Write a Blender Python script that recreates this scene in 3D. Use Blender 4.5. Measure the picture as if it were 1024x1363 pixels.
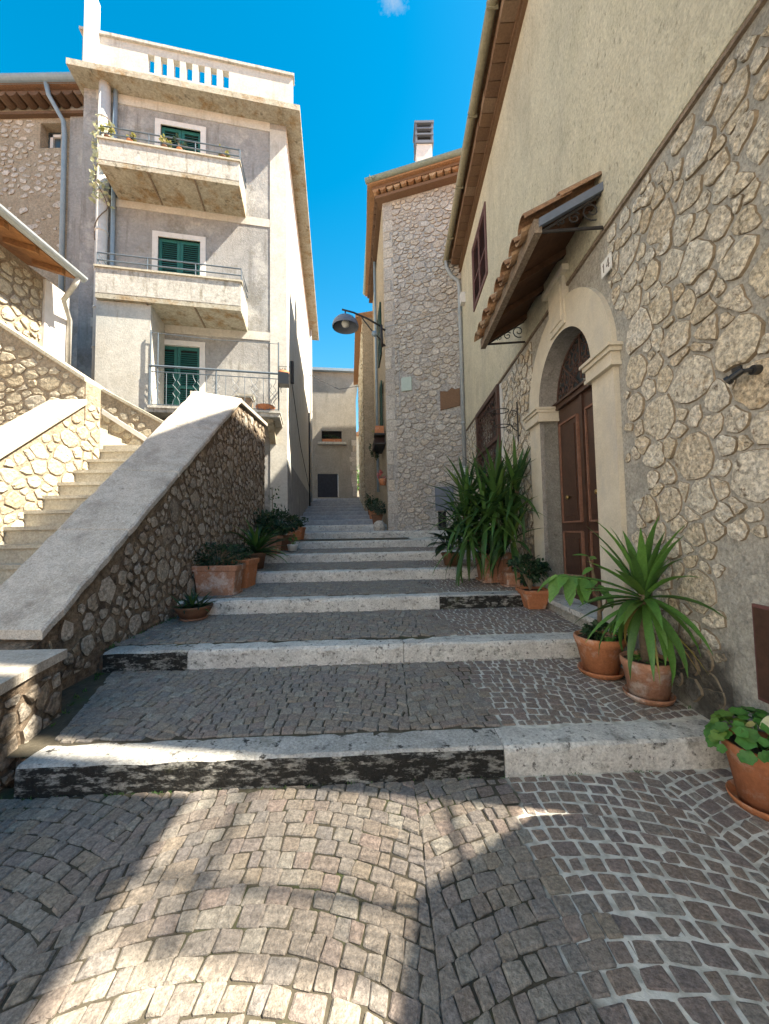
import bpy, math, random
import numpy as np
from mathutils import Vector, Matrix

for o in list(bpy.data.objects): bpy.data.objects.remove(o)
SC = bpy.context.scene
COL = SC.collection
R = math.radians

# ------------------------------------------------------------------ camera
cam = bpy.data.cameras.new('camera'); camo = bpy.data.objects.new('camera', cam); COL.objects.link(camo)
cam.sensor_fit = 'HORIZONTAL'; cam.sensor_width = 36.0; cam.lens = 490.0/1024*36.0
cam.clip_start = 0.05; cam.clip_end = 2000
_p, _a = R(3.0), R(1.0)
_f = Vector((0, math.cos(_p), math.sin(_p))); _r0 = Vector((1, 0, 0)); _u0 = Vector((0, -math.sin(_p), math.cos(_p)))
_R = _r0*math.cos(_a) - _u0*math.sin(_a); _U = _u0*math.cos(_a) + _r0*math.sin(_a)
_m = Matrix.Identity(4)
for i in range(3):
    _m[i][0] = _R[i]; _m[i][1] = _U[i]; _m[i][2] = -_f[i]
_m.translation = Vector((0, 0, 1.5))
camo.matrix_world = _m
SC.camera = camo

# ------------------------------------------------------------------ light
LDIR = Vector((-1.0, 0.14, -1.32)).normalized()        # direction the sunlight travels
sun = bpy.data.lights.new('sun', 'SUN'); suno = bpy.data.objects.new('sun', sun); COL.objects.link(suno)
sun.energy = 2.6; sun.angle = R(1.0); sun.color = (1.0, 0.90, 0.73)
suno.rotation_euler = LDIR.to_track_quat('-Z', 'Y').to_euler()
suno.location = (20, -5, 30)
world = bpy.data.worlds.new('World'); SC.world = world; world.use_nodes = True
wn = world.node_tree.nodes; wl = world.node_tree.links
for n in list(wn): wn.remove(n)
sky = wn.new('ShaderNodeTexSky'); sky.sky_type = 'NISHITA'; sky.sun_disc = False
sky.sun_elevation = math.asin(-LDIR.z); sky.sun_rotation = math.atan2(-LDIR.x, -LDIR.y)
sky.air_density = 1.0; sky.dust_density = 0.3; sky.ozone_density = 2.5; sky.altitude = 600
hs = wn.new('ShaderNodeHueSaturation'); hs.inputs['Saturation'].default_value = 1.43; hs.inputs['Value'].default_value = 1.0
bg = wn.new('ShaderNodeBackground'); bg.inputs['Strength'].default_value = 0.067
wo = wn.new('ShaderNodeOutputWorld')
tint = wn.new('ShaderNodeVectorMath'); tint.operation = 'MULTIPLY'; tint.inputs[1].default_value = (1.85, .89, .59)   # daylight white balance
wl.new(sky.outputs[0], hs.inputs['Color']); wl.new(hs.outputs[0], tint.inputs[0]); tc = wn.new('ShaderNodeTexCoord'); prev = tint.outputs[0]
for cdir, crad in (((.026, .535, .845), .030), ((-.6, -.55, .58), .10), ((.7, -.6, .38), .08)):
    dm_ = wn.new('ShaderNodeVectorMath'); dm_.operation = 'DISTANCE'; dm_.inputs[1].default_value = cdir; wl.new(tc.outputs['Generated'], dm_.inputs[0])
    cn_ = wn.new('ShaderNodeTexNoise'); cn_.inputs['Scale'].default_value = 28; cn_.inputs['Detail'].default_value = 8; cn_.inputs['Roughness'].default_value = .7; wl.new(tc.outputs['Generated'], cn_.inputs['Vector'])
    ca = wn.new('ShaderNodeMath'); ca.operation = 'MULTIPLY_ADD'; ca.inputs[1].default_value = crad*3; wl.new(cn_.outputs[0], ca.inputs[0]); wl.new(dm_.outputs['Value'], ca.inputs[2])
    cm = wn.new('ShaderNodeMapRange'); cm.inputs[1].default_value = crad*1.5; cm.inputs[2].default_value = crad*2.4; cm.inputs[3].default_value = .4; cm.inputs[4].default_value = 0; wl.new(ca.outputs[0], cm.inputs[0])
    cx_ = wn.new('ShaderNodeMix'); cx_.data_type = 'RGBA'; wl.new(cm.outputs[0], cx_.inputs[0]); wl.new(prev, cx_.inputs[6]); cx_.inputs[7].default_value = (1.6, 1.6, 1.65, 1); prev = cx_.outputs[2]
wl.new(prev, bg.inputs['Color']); wl.new(bg.outputs[0], wo.inputs['Surface'])
SC.cycles.max_bounces = 12; SC.cycles.diffuse_bounces = 8; SC.cycles.glossy_bounces = 3; SC.cycles.transmission_bounces = 4
vs = SC.view_settings
vs.view_transform = 'Standard'; vs.look = 'None'; vs.exposure = 3.0; vs.gamma = 1.0; vs.use_curve_mapping = False

# ------------------------------------------------------------------ materials
MATS = {}
def mat(name, cols, scale=6.0, var=0.35, bump=0.3, bscale=40.0, bdist=0.01, rough=0.85, pieces=False, stains=(), spec=0.3, metal=0.0, speck=None, blots=()):
    """cols: list of base colours. pieces: pick the colour by piece, else by large noise.
    stains: (colour, scale, lo, hi, strength, (sx,sy,sz))"""
    m = bpy.data.materials.new(name); m.use_nodes = True
    nt = m.node_tree; N = nt.nodes; L = nt.links
    b = N['Principled BSDF']; b.inputs['Roughness'].default_value = rough
    b.inputs['Specular IOR Level'].default_value = spec; b.inputs['Metallic'].default_value = metal
    g = N.new('ShaderNodeNewGeometry')
    n1 = N.new('ShaderNodeTexNoise'); n1.inputs['Scale'].default_value = scale; n1.inputs['Detail'].default_value = 7; n1.inputs['Roughness'].default_value = 0.62
    L.new(g.outputs['Position'], n1.inputs['Vector'])
    ramp = N.new('ShaderNodeValToRGB')
    while len(ramp.color_ramp.elements) < len(cols): ramp.color_ramp.elements.new(0.5)
    for i, c in enumerate(cols):
        e = ramp.color_ramp.elements[i]
        e.position = (i/(len(cols)-1) if len(cols) > 1 else 0) if pieces else (0.32+0.36*i/max(1, len(cols)-1))
        e.color = (*c, 1)
    if pieces:
        oi = N.new('ShaderNodeObjectInfo'); ad = N.new('ShaderNodeMath'); ad.operation = 'ADD'
        L.new(oi.outputs['Random'], ad.inputs[0]); L.new(g.outputs['Random Per Island'], ad.inputs[1])
        fr = N.new('ShaderNodeMath'); fr.operation = 'FRACT'; L.new(ad.outputs[0], fr.inputs[0])
        L.new(fr.outputs[0], ramp.inputs[0])
    else:
        L.new(n1.outputs[0], ramp.inputs[0])
    # value variation with a finer noise
    n2 = N.new('ShaderNodeTexNoise'); n2.inputs['Scale'].default_value = scale*3.7; n2.inputs['Detail'].default_value = 6; n2.inputs['Roughness'].default_value = 0.7
    L.new(g.outputs['Position'], n2.inputs['Vector'])
    mr = N.new('ShaderNodeMapRange'); mr.inputs[1].default_value = 0.3; mr.inputs[2].default_value = 0.7
    mr.inputs[3].default_value = 1-var; mr.inputs[4].default_value = 1+var*0.8
    L.new(n2.outputs[0], mr.inputs[0])
    mx = N.new('ShaderNodeVectorMath'); mx.operation = 'SCALE'
    L.new(ramp.outputs[0], mx.inputs[0]); L.new(mr.outputs[0], mx.inputs['Scale'])
    col = mx.outputs[0]
    for st in stains:
        c, s, lo, hi, k = st[:5]
        nz = N.new('ShaderNodeTexNoise'); nz.inputs['Scale'].default_value = s; nz.inputs['Detail'].default_value = 8; nz.inputs['Roughness'].default_value = 0.68
        mp = N.new('ShaderNodeMapping'); mp.inputs['Scale'].default_value = st[5] if len(st) > 5 else (1, 1, 1)
        mp.inputs['Location'].default_value = (s*1.7, 3.1, s*0.3)
        L.new(g.outputs['Position'], mp.inputs[0]); L.new(mp.outputs[0], nz.inputs['Vector'])
        m2 = N.new('ShaderNodeMapRange'); m2.inputs[1].default_value = lo; m2.inputs[2].default_value = hi; m2.inputs[4].default_value = k
        L.new(nz.outputs[0], m2.inputs[0])
        mi = N.new('ShaderNodeMix'); mi.data_type = 'RGBA'
        L.new(m2.outputs[0], mi.inputs[0]); L.new(col, mi.inputs[6]); mi.inputs[7].default_value = (*c, 1)
        col = mi.outputs[2]
    if speck:                                   # fine grain, pits and grit
        ns = N.new('ShaderNodeTexNoise'); ns.inputs['Scale'].default_value = speck[0]; ns.inputs['Detail'].default_value = 4; ns.inputs['Roughness'].default_value = 0.75
        L.new(g.outputs['Position'], ns.inputs['Vector'])
        ms_ = N.new('ShaderNodeMapRange'); ms_.inputs[1].default_value = .36; ms_.inputs[2].default_value = .62; ms_.inputs[3].default_value = 1-speck[1]; ms_.inputs[4].default_value = 1+speck[1]*.55
        L.new(ns.outputs[0], ms_.inputs[0])
        m3 = N.new('ShaderNodeVectorMath'); m3.operation = 'SCALE'; L.new(col, m3.inputs[0]); L.new(ms_.outputs[0], m3.inputs['Scale']); col = m3.outputs[0]
    for (ctr, rad, c, k) in blots:              # a mould or damp blot with its own outline
        sb = N.new('ShaderNodeVectorMath'); sb.operation = 'DISTANCE'; sb.inputs[1].default_value = ctr; L.new(g.outputs['Position'], sb.inputs[0])
        nn_ = N.new('ShaderNodeTexNoise'); nn_.inputs['Scale'].default_value = 5; nn_.inputs['Detail'].default_value = 8; L.new(g.outputs['Position'], nn_.inputs['Vector'])
        ma = N.new('ShaderNodeMath'); ma.operation = 'MULTIPLY_ADD'; ma.inputs[1].default_value = rad*1.6; L.new(nn_.outputs[0], ma.inputs[0]); L.new(sb.outputs['Value'], ma.inputs[2])
        mr_ = N.new('ShaderNodeMapRange'); mr_.inputs[1].default_value = rad*1.45; mr_.inputs[2].default_value = rad*1.95; mr_.inputs[3].default_value = k; mr_.inputs[4].default_value = 0; L.new(ma.outputs[0], mr_.inputs[0])
        mi = N.new('ShaderNodeMix'); mi.data_type = 'RGBA'; L.new(mr_.outputs[0], mi.inputs[0]); L.new(col, mi.inputs[6]); mi.inputs[7].default_value = (*c, 1); col = mi.outputs[2]
    L.new(col, b.inputs['Base Color'])
    if bump:
        nb = N.new('ShaderNodeTexNoise'); nb.inputs['Scale'].default_value = bscale; nb.inputs['Detail'].default_value = 8; nb.inputs['Roughness'].default_value = 0.65
        L.new(g.outputs['Position'], nb.inputs['Vector'])
        bp = N.new('ShaderNodeBump'); bp.inputs['Strength'].default_value = bump; bp.inputs['Distance'].default_value = bdist
        L.new(nb.outputs[0], bp.inputs['Height']); L.new(bp.outputs[0], b.inputs['Normal'])
    MATS[name] = m
    return m

def leafmat(name, cols, rough=0.45):
    m = mat(name, cols, scale=14, var=0.25, bump=0, rough=rough, pieces=True, spec=0.4)
    nt = m.node_tree; N = nt.nodes; L = nt.links; b = N['Principled BSDF']
    src = b.inputs['Base Color'].links[0].from_socket
    tr = N.new('ShaderNodeBsdfTranslucent'); ms = N.new('ShaderNodeMixShader'); ms.inputs[0].default_value = 0.25
    L.new(src, tr.inputs['Color']); L.new(b.outputs[0], ms.inputs[1]); L.new(tr.outputs[0], ms.inputs[2])
    L.new(ms.outputs[0], N['Material Output'].inputs['Surface'])
    return m

BLK = (.016, .015, .013)
mat('cobble', [(0.285, 0.245, 0.205), (0.25, 0.22, 0.2), (0.3, 0.25, 0.195), (0.255, 0.21, 0.18), (0.33, 0.3, 0.255), (0.275, 0.24, 0.205), (0.235, 0.215, 0.2), (0.3, 0.235, 0.2)], speck=(75, 0.34), scale=9, var=.30, bump=1.0, bscale=70, bdist=.012, pieces=True,
    stains=[((.32, .285, .23), 3.0, .54, .74, .4), ((.08, .066, .055), 7, .60, .72, .5)])
mat('cobble_dark', [(0.265, 0.205, 0.18), (0.225, 0.185, 0.17), (0.275, 0.215, 0.175), (0.24, 0.185, 0.155), (0.285, 0.25, 0.22)], speck=(75, 0.34), scale=9, var=.28, bump=1.0, bscale=70, bdist=.012, pieces=True,
    stains=[((.22, .20, .17), 5.0, .6, .74, .35)])
mat('travertine', [(0.560, 0.538, 0.504), (0.672, 0.650, 0.605)], speck=(55, 0.26), scale=3, var=.16, bump=.9, bscale=38, bdist=.012, rough=.8,
    stains=[((.24, .225, .20), 7, .54, .64, .75, (1, 1, 1.6)), ((.06, .055, .05), 24, .575, .64, .85), ((.36, .33, .30), 2.2, .5, .7, .5)])
mat('travertine_black', [(.40, .39, .36), (.52, .50, .47)], speck=(55, 0.3), scale=3, var=.2, bump=1.0, bscale=38, bdist=.014, rough=.85,
    stains=[(BLK, 13, .57, .63, .92, (1, 1, 2)), ((.30, .29, .27), 4, .5, .65, .6), ((.10, .10, .05), 3.2, .58, .7, .5)])
# top of the black kerbs is lichen-grey, their fronts almost black
mat('kerb_front_black', [(.17, .165, .15), (.34, .33, .30)], speck=(50, 0.35), scale=3, var=.2, bump=1.0, bscale=34, bdist=.016, rough=.9,
    stains=[(BLK, 10, .40, .50, .97, (1, 1, 3.0)), ((.22, .21, .19), 24, .60, .66, .7), ((.07, .075, .03), 3.0, .58, .7, .6)])
mat('plaster_cream', [(0.53, 0.475, 0.345), (0.6, 0.545, 0.41), (0.56, 0.51, 0.37)], speck=(32, 0.2), scale=1.1, var=.10, bump=1.0, bscale=26, bdist=.02, rough=.95,
    stains=[((.28, .25, .18), 24, .575, .66, .75, (1, 1, .45)), ((.36, .32, .24), 7, .56, .70, .5, (1, 1, .15)), ((.38, .355, .28), 1.3, .5, .72, .6, (1, 1, .3))])
mat('mortar_right', [(0.35, 0.335, 0.295), (0.45, 0.43, 0.385)], speck=(42, 0.28), blots=[((2.17, 2.62, .42), .34, (.035, .03, .026), .88), ((2.27, 5.72, 1.0), .30, (.04, .034, .03), .7)], scale=4, var=.2, bump=1.0, bscale=22, bdist=.03, rough=.95,
    stains=[((.20, .17, .13), 6, .56, .70, .6), ((.11, .10, .08), 15, .63, .72, .5)])
mat('stone_right', [(0.64, 0.56, 0.425), (0.67, 0.625, 0.53), (0.6, 0.5, 0.36), (0.72, 0.68, 0.595), (0.65, 0.585, 0.475), (0.56, 0.485, 0.365)], speck=(34, 0.5), blots=[((2.17, 2.62, .42), .34, (.035, .03, .026), .88), ((2.27, 5.72, 1.0), .30, (.04, .034, .03), .7)], scale=8, var=.28, bump=1.0, bscale=18, bdist=.045, rough=.92, pieces=True,
    stains=[((.74, .70, .62), 6, .54, .66, .65), ((.16, .11, .065), 18, .58, .66, .8), ((.44, .29, .13), 5, .57, .70, .55)])
mat('joint_shade', [(0.2, 0.155, 0.105), (0.28, 0.225, 0.16)], scale=9, var=.3, bump=0, rough=.97)  # brown ring round each stone: edge shade of the joints painted in
mat('joint_shade_dark', [(0.085, 0.065, 0.047), (0.13, 0.1, 0.072)], scale=9, var=.3, bump=0, rough=.97)  # darker painted joint shade for the brown stones
mat('surround', [(0.55, 0.49, 0.385), (0.62, 0.565, 0.46)], speck=(60, 0.1), scale=2, var=.08, bump=.5, bscale=70, bdist=.006, rough=.9,
    stains=[((.42, .40, .37), 2.2, .54, .7, .6, (1, 1, .4)), ((.30, .24, .17), 18, .64, .72, .5)])
mat('stone_grey', [(0.48, 0.435, 0.38), (0.55, 0.505, 0.45), (0.43, 0.385, 0.34), (0.53, 0.46, 0.375), (0.6, 0.56, 0.51), (0.41, 0.37, 0.33)], speck=(20, 0.34), scale=6, var=.22, bump=1.0, bscale=24, bdist=.03, rough=.93, pieces=True,
    stains=[((.24, .21, .19), 10, .6, .7, .5)])
mat('mortar_grey', [(0.364, 0.343, 0.322), (0.504, 0.469, 0.434)], speck=(18, 0.34), scale=3, var=.25, bump=1.0, bscale=14, bdist=.05, rough=.95,
    stains=[((.15, .135, .12), 9, .56, .68, .6)])
mat('stone_brown', [(0.33, 0.27, 0.205), (0.42, 0.37, 0.3), (0.27, 0.22, 0.17), (0.5, 0.45, 0.38), (0.34, 0.295, 0.245), (0.38, 0.3, 0.21)], speck=(30, 0.42), scale=8, var=.32, bump=1.0, bscale=22, bdist=.035, rough=.95, pieces=True,
    stains=[((.055, .042, .033), 7, .55, .66, .8), ((.42, .38, .30), 9, .62, .72, .5)])
mat('mortar_brown', [(0.156, 0.117, 0.085), (0.299, 0.234, 0.169)], speck=(30, 0.42), scale=4, var=.35, bump=1.0, bscale=16, bdist=.05, rough=.97,
    stains=[((.035, .028, .022), 5, .52, .64, .75)])
mat('stone_tan', [(.46, .40, .29), (.52, .47, .37), (.40, .34, .24), (.55, .51, .43)], speck=(24, 0.3), scale=7, var=.22, bump=.9, bscale=22, bdist=.03, rough=.93, pieces=True)
mat('mortar_tan', [(0.31, 0.255, 0.185), (0.385, 0.325, 0.245)], speck=(26, 0.28), scale=4, var=.22, bump=.9, bscale=20, bdist=.03, rough=.95)
mat('coping', [(0.403, 0.364, 0.314), (0.515, 0.470, 0.414)], speck=(70, 0.3), scale=5, var=.16, bump=.7, bscale=60, bdist=.006, rough=.85,
    stains=[((.58, .55, .50), 24, .60, .66, .7), ((.20, .175, .145), 2.6, .52, .70, .65), ((.10, .09, .075), 9, .62, .70, .6)])
mat('coping_tan', [(.42, .385, .30), (.50, .46, .37)], speck=(40, 0.22), scale=5, var=.16, bump=.7, bscale=50, bdist=.008, rough=.85)  # yellower coping stone without the stains
mat('stair_stone', [(.36, .33, .27), (.44, .41, .34)], speck=(40, 0.2), scale=6, var=.2, bump=.6, bscale=50, bdist=.006, rough=.85)
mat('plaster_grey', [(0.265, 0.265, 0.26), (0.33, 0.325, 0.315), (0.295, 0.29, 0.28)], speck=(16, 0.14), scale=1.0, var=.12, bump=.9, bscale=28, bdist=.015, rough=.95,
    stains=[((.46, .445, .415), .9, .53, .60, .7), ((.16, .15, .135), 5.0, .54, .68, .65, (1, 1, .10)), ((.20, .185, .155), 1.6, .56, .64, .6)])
mat('plaster_pale', [(0.485, 0.47, 0.425), (0.555, 0.54, 0.495)], speck=(18, 0.12), scale=1.2, var=.1, bump=.6, bscale=30, bdist=.01, rough=.95,
    stains=[((.30, .265, .21), 4.5, .55, .68, .6, (1, 1, .12)), ((.40, .37, .31), 1.5, .54, .66, .5)])
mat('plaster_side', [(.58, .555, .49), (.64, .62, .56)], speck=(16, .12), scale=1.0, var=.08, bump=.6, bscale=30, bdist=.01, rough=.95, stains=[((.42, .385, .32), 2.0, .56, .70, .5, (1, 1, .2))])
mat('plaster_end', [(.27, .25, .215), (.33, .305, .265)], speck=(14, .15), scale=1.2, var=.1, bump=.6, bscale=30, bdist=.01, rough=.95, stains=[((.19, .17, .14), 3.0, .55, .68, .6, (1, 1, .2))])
mat('door_dark', [(.02, .023, .032), (.03, .033, .045)], scale=6, var=.2, bump=0, rough=.7)
mat('plaster_white', [(.62, .60, .57), (.68, .665, .64)], scale=2, var=.08, bump=.4, bscale=40, bdist=.006, rough=.9,
    stains=[((.44, .42, .38), 4, .58, .72, .5, (1, 1, .4))])
mat('concrete_stained', [(.36, .33, .25), (.44, .41, .34)], speck=(18, 0.22), scale=2, var=.2, bump=.7, bscale=30, bdist=.01, rough=.95,
    stains=[((.27, .17, .07), 2.5, .50, .64, .8), ((.08, .065, .04), 4, .57, .66, .7)])
mat('concrete_rail', [(.44, .42, .38), (.53, .51, .46)], speck=(16, 0.22), scale=3, var=.15, bump=.7, bscale=30, bdist=.012, rough=.95,
    stains=[((.22, .195, .14), 8, .53, .66, .7, (1, 1, .18)), ((.15, .13, .10), 3.0, .58, .70, .6), ((.42, .24, .10), 2.0, .63, .72, .6)])
mat('terracotta', [(.44, .17, .075), (.50, .21, .10), (.40, .15, .07)], speck=(60, 0.12), scale=8, var=.16, bump=.35, bscale=60, bdist=.004, rough=.85, pieces=True,
    stains=[((.58, .45, .37), 6, .55, .68, .6), ((.20, .09, .05), 8, .56, .70, .6), ((.10, .09, .06), 16, .62, .70, .4)])
mat('terracotta_pale', [(0.4, 0.205, 0.13), (0.36, 0.175, 0.105)], speck=(50, 0.18), scale=6, var=.16, bump=.35, bscale=60, bdist=.004, rough=.9, pieces=True,
    stains=[((.58, .51, .46), 5, .52, .64, .7), ((.20, .10, .06), 8, .57, .70, .6), ((.12, .11, .07), 14, .60, .70, .4)])
mat('pot_brown', [(.15, .075, .045), (.18, .09, .05)], scale=8, var=.2, bump=.3, bscale=60, bdist=.004, rough=.7)
mat('roof_tile', [(.34, .18, .09), (.42, .26, .15), (.27, .14, .075), (.46, .32, .20)], speck=(28, 0.25), scale=9, var=.3, bump=.6, bscale=40, bdist=.01, rough=.92, pieces=True,
    stains=[((.13, .12, .08), 6, .55, .68, .55), ((.50, .44, .33), 8, .62, .72, .4)])
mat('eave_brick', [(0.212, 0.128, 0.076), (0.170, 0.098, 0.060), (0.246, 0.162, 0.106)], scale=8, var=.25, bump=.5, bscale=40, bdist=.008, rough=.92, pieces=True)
mat('eave_shaded', [(.15, .09, .055), (.11, .065, .042), (.18, .115, .075)], scale=8, var=.3, bump=.4, bscale=30, bdist=.01, rough=.95, pieces=True)  # eave tile colour darkened to stand in for shade under the eaves
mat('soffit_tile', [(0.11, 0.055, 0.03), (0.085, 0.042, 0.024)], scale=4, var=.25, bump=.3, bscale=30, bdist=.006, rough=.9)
mat('wood_old', [(.20, .15, .11), (.27, .21, .155)], speck=(40, 0.3), scale=8, var=.3, bump=.5, bscale=40, bdist=.006, rough=.9)
mat('wood_orange', [(.32, .15, .055), (.24, .11, .04)], scale=5, var=.3, bump=.3, bscale=30, bdist=.004, rough=.8)
mat('door_wood', [(0.052, 0.026, 0.018), (0.074, 0.036, 0.024)], speck=(40, 0.12), scale=7, var=.22, bump=.25, bscale=50, bdist=.003, rough=.5, spec=.4)
mat('door_edge', [(.24, .13, .09), (.19, .09, .06)], scale=9, var=.25, bump=.2, bscale=50, bdist=.002, rough=.6)
mat('brown_paint', [(.105, .045, .045), (.13, .06, .055)], scale=7, var=.15, bump=.15, bscale=50, bdist=.002, rough=.6)
mat('iron', [(.022, .02, .02), (.035, .03, .028)], scale=20, var=.2, bump=.2, bscale=60, bdist=.002, rough=.6, spec=.4)
mat('iron_brown', [(.065, .035, .028), (.09, .05, .038)], scale=20, var=.25, bump=.2, bscale=60, bdist=.002, rough=.65)
mat('rail_blue', [(.08, .11, .145), (.11, .14, .17)], scale=10, var=.15, bump=0, rough=.5, spec=.4)
mat('zinc', [(.30, .33, .35), (.36, .39, .41)], scale=5, var=.14, bump=.1, bscale=40, bdist=.002, rough=.5, spec=.5,
    stains=[((.22, .23, .20), 3, .58, .72, .5)])
mat('zinc_blue', [(.20, .27, .33), (.25, .32, .38)], scale=5, var=.12, bump=.1, bscale=40, bdist=.002, rough=.45, spec=.5)
mat('gutter_old', [(.25, .23, .155), (.31, .28, .19)], scale=5, var=.2, bump=.2, bscale=40, bdist=.003, rough=.65, stains=[((.13, .11, .07), 7, .58, .7, .6)])
mat('gutter_green', [(.20, .24, .20), (.25, .29, .25)], scale=5, var=.2, bump=.2, bscale=40, bdist=.003, rough=.6)
mat('pipe_white', [(.50, .49, .46), (.57, .56, .53)], scale=3, var=.1, bump=.1, bscale=40, bdist=.003, rough=.7, stains=[((.33, .31, .27), 4, .57, .7, .5)])
mat('shutter_green', [(.015, .10, .085), (.02, .125, .105)], scale=6, var=.15, bump=.1, bscale=60, bdist=.001, rough=.55, spec=.4)
mat('shutter_dark', [(.014, .05, .035), (.02, .065, .045)], scale=6, var=.15, bump=.1, bscale=60, bdist=.001, rough=.55)
mat('dark_void', [(.012, .012, .013), (.016, .016, .016)], scale=5, var=.1, bump=0, rough=.9)
mat('black_plastic', [(.014, .014, .015), (.018, .018, .018)], scale=5, var=.1, bump=0, rough=.4, spec=.5)
mat('meter_grey', [(.13, .15, .19), (.15, .17, .21)], scale=6, var=.1, bump=.1, bscale=50, bdist=.002, rough=.6)
mat('box_green', [(.40, .47, .42), (.45, .52, .47)], scale=6, var=.1, bump=0, rough=.6)
mat('white_ceramic', [(.72, .71, .68), (.76, .75, .72)], scale=6, var=.05, bump=0, rough=.35, spec=.5)
mat('ink', [(.10, .08, .07), (.14, .11, .09)], scale=30, var=.2, bump=0, rough=.6)
mat('soil', [(.05, .035, .025), (.08, .06, .04)], scale=20, var=.4, bump=.9, bscale=60, bdist=.01, rough=.97)
mat('ground_far', [(0.256, 0.232, 0.192), (0.336, 0.304, 0.256)], scale=2, var=.25, bump=.5, bscale=20, bdist=.01, rough=.95)
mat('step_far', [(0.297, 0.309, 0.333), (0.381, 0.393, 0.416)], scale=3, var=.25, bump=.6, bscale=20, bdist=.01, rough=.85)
mat('fabric_dark', [(.03, .02, .02), (.05, .03, .03)], scale=20, var=.3, bump=.2, bscale=40, bdist=.003, rough=.9)
mat('brass', [(.30, .20, .08), (.36, .25, .10)], scale=10, var=.15, bump=0, rough=.4, metal=.8)
mat('red_flower', [(.42, .05, .06), (.60, .25, .25), (.35, .03, .05)], scale=20, var=.2, bump=0, rough=.7, pieces=True)
mat('trunk', [(.16, .12, .08), (.22, .17, .12)], scale=14, var=.3, bump=.8, bscale=40, bdist=.008, rough=.95)
leafmat('leaf_yucca', [(.058, .135, .03), (.085, .185, .04), (.045, .105, .026), (.12, .21, .045)])
leafmat('leaf_yucca_dark', [(.03, .08, .027), (.046, .11, .032), (.024, .06, .02), (.065, .14, .036)])
leafmat('leaf_yellow', [(.34, .24, .05), (.40, .30, .09), (.24, .22, .04)])
leafmat('leaf_bright', [(.10, .23, .045), (.13, .28, .055), (.08, .19, .04)])
leafmat('leaf_geranium', [(.065, .19, .035), (.09, .24, .045), (.05, .15, .03), (.16, .27, .05)])
leafmat('leaf_dark', [(.016, .042, .018), (.024, .06, .022), (.035, .075, .03), (.014, .034, .014)])
leafmat('leaf_grey', [(.05, .08, .055), (.035, .065, .04), (.07, .10, .065)])
leafmat('leaf_variegated', [(.45, .47, .28), (.50, .52, .34)])
leafmat('leaf_pale_yellow', [(.35, .33, .10), (.28, .30, .09), (.42, .36, .16)])
# clear-ish dark glass
gm = mat('glass', [(.05, .065, .075), (.06, .075, .085)], scale=3, var=.1, bump=0, rough=.08, spec=.6)

# mortar bed of the street: old dark joints on one side, a relaid strip with pale mortar on the other
def bed_material():
    m = mat('cobble_bed', [(.055, .047, .035), (.09, .078, .055)], scale=5, var=.3, bump=.8, bscale=50, bdist=.008, rough=.97,
            stains=[((.06, .085, .022), 2.4, .55, .68, .6), ((.20, .18, .14), 9, .58, .7, .5)])
    N = m.node_tree.nodes; L = m.node_tree.links; b = N['Principled BSDF']
    src = b.inputs['Base Color'].links[0].from_socket
    g = N.new('ShaderNodeNewGeometry'); sx = N.new('ShaderNodeSeparateXYZ'); L.new(g.outputs['Position'], sx.inputs[0])
    nz = N.new('ShaderNodeTexNoise'); nz.inputs['Scale'].default_value = 2.3; L.new(g.outputs['Position'], nz.inputs['Vector'])
    ad = N.new('ShaderNodeMath'); ad.operation = 'MULTIPLY_ADD'; ad.inputs[1].default_value = .55
    L.new(nz.outputs[0], ad.inputs[0]); L.new(sx.outputs[0], ad.inputs[2])
    mr = N.new('ShaderNodeMapRange'); mr.inputs[1].default_value = .93; mr.inputs[2].default_value = .99; L.new(ad.outputs[0], mr.inputs[0])
    n3 = N.new('ShaderNodeTexNoise'); n3.inputs['Scale'].default_value = 18; n3.inputs['Detail'].default_value = 6; L.new(g.outputs['Position'], n3.inputs['Vector'])
    rp = N.new('ShaderNodeValToRGB'); rp.color_ramp.elements[0].color = (.42, .40, .35, 1); rp.color_ramp.elements[1].color = (.68, .655, .595, 1)
    rp.color_ramp.elements[0].position = .35; rp.color_ramp.elements[1].position = .6
    L.new(n3.outputs[0], rp.inputs[0])
    mi = N.new('ShaderNodeMix'); mi.data_type = 'RGBA'; L.new(mr.outputs[0], mi.inputs[0]); L.new(src, mi.inputs[6]); L.new(rp.outputs[0], mi.inputs[7])
    L.new(mi.outputs[2], b.inputs['Base Color'])
bed_material()

# ------------------------------------------------------------------ mesh helpers
def _unused(o, parent=None):
    COL.objects.link(o)
    if parent is not None:
        o.parent = parent
        o.matrix_parent_inverse = Matrix.Translation(parent.location).inverted() if parent.parent is None else (Matrix.Translation(parent.location).inverted())
    return o
def mesh_obj(name, verts, faces, m, parent=None, smooth=False, origin=None, mats=None, fm=None):
    if origin is None:
        a = np.array(verts, dtype=float); origin = (a.min(0)+a.max(0))/2; origin[2] = a[:, 2].min()
    ox, oy, oz = float(origin[0]), float(origin[1]), float(origin[2])
    me = bpy.data.meshes.new(name)
    me.from_pydata([(v[0]-ox, v[1]-oy, v[2]-oz) for v in verts], [], faces)
    for mm in (mats or [m]): me.materials.append(MATS[mm])
    if fm is not None: me.polygons.foreach_set('material_index', fm)
    if smooth: me.polygons.foreach_set('use_smooth', [True]*len(me.polygons))
    me.update()
    o = bpy.data.objects.new(name, me); o.location = (ox, oy, oz)
    COL.objects.link(o)
    if parent is not None:
        o.parent = parent; o.location = Vector((ox, oy, oz)) - WORLD[parent.name]
    WORLD[o.name] = Vector((ox, oy, oz))
    return o
WORLD = {}
def thing(name, loc, label, cat, group=None, kind=None):
    o = bpy.data.objects.new(name, None); o.location = loc; o.empty_display_size = .2
    COL.objects.link(o); WORLD[o.name] = Vector(loc)
    tag(o, label, cat, group, kind); return o
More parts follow.
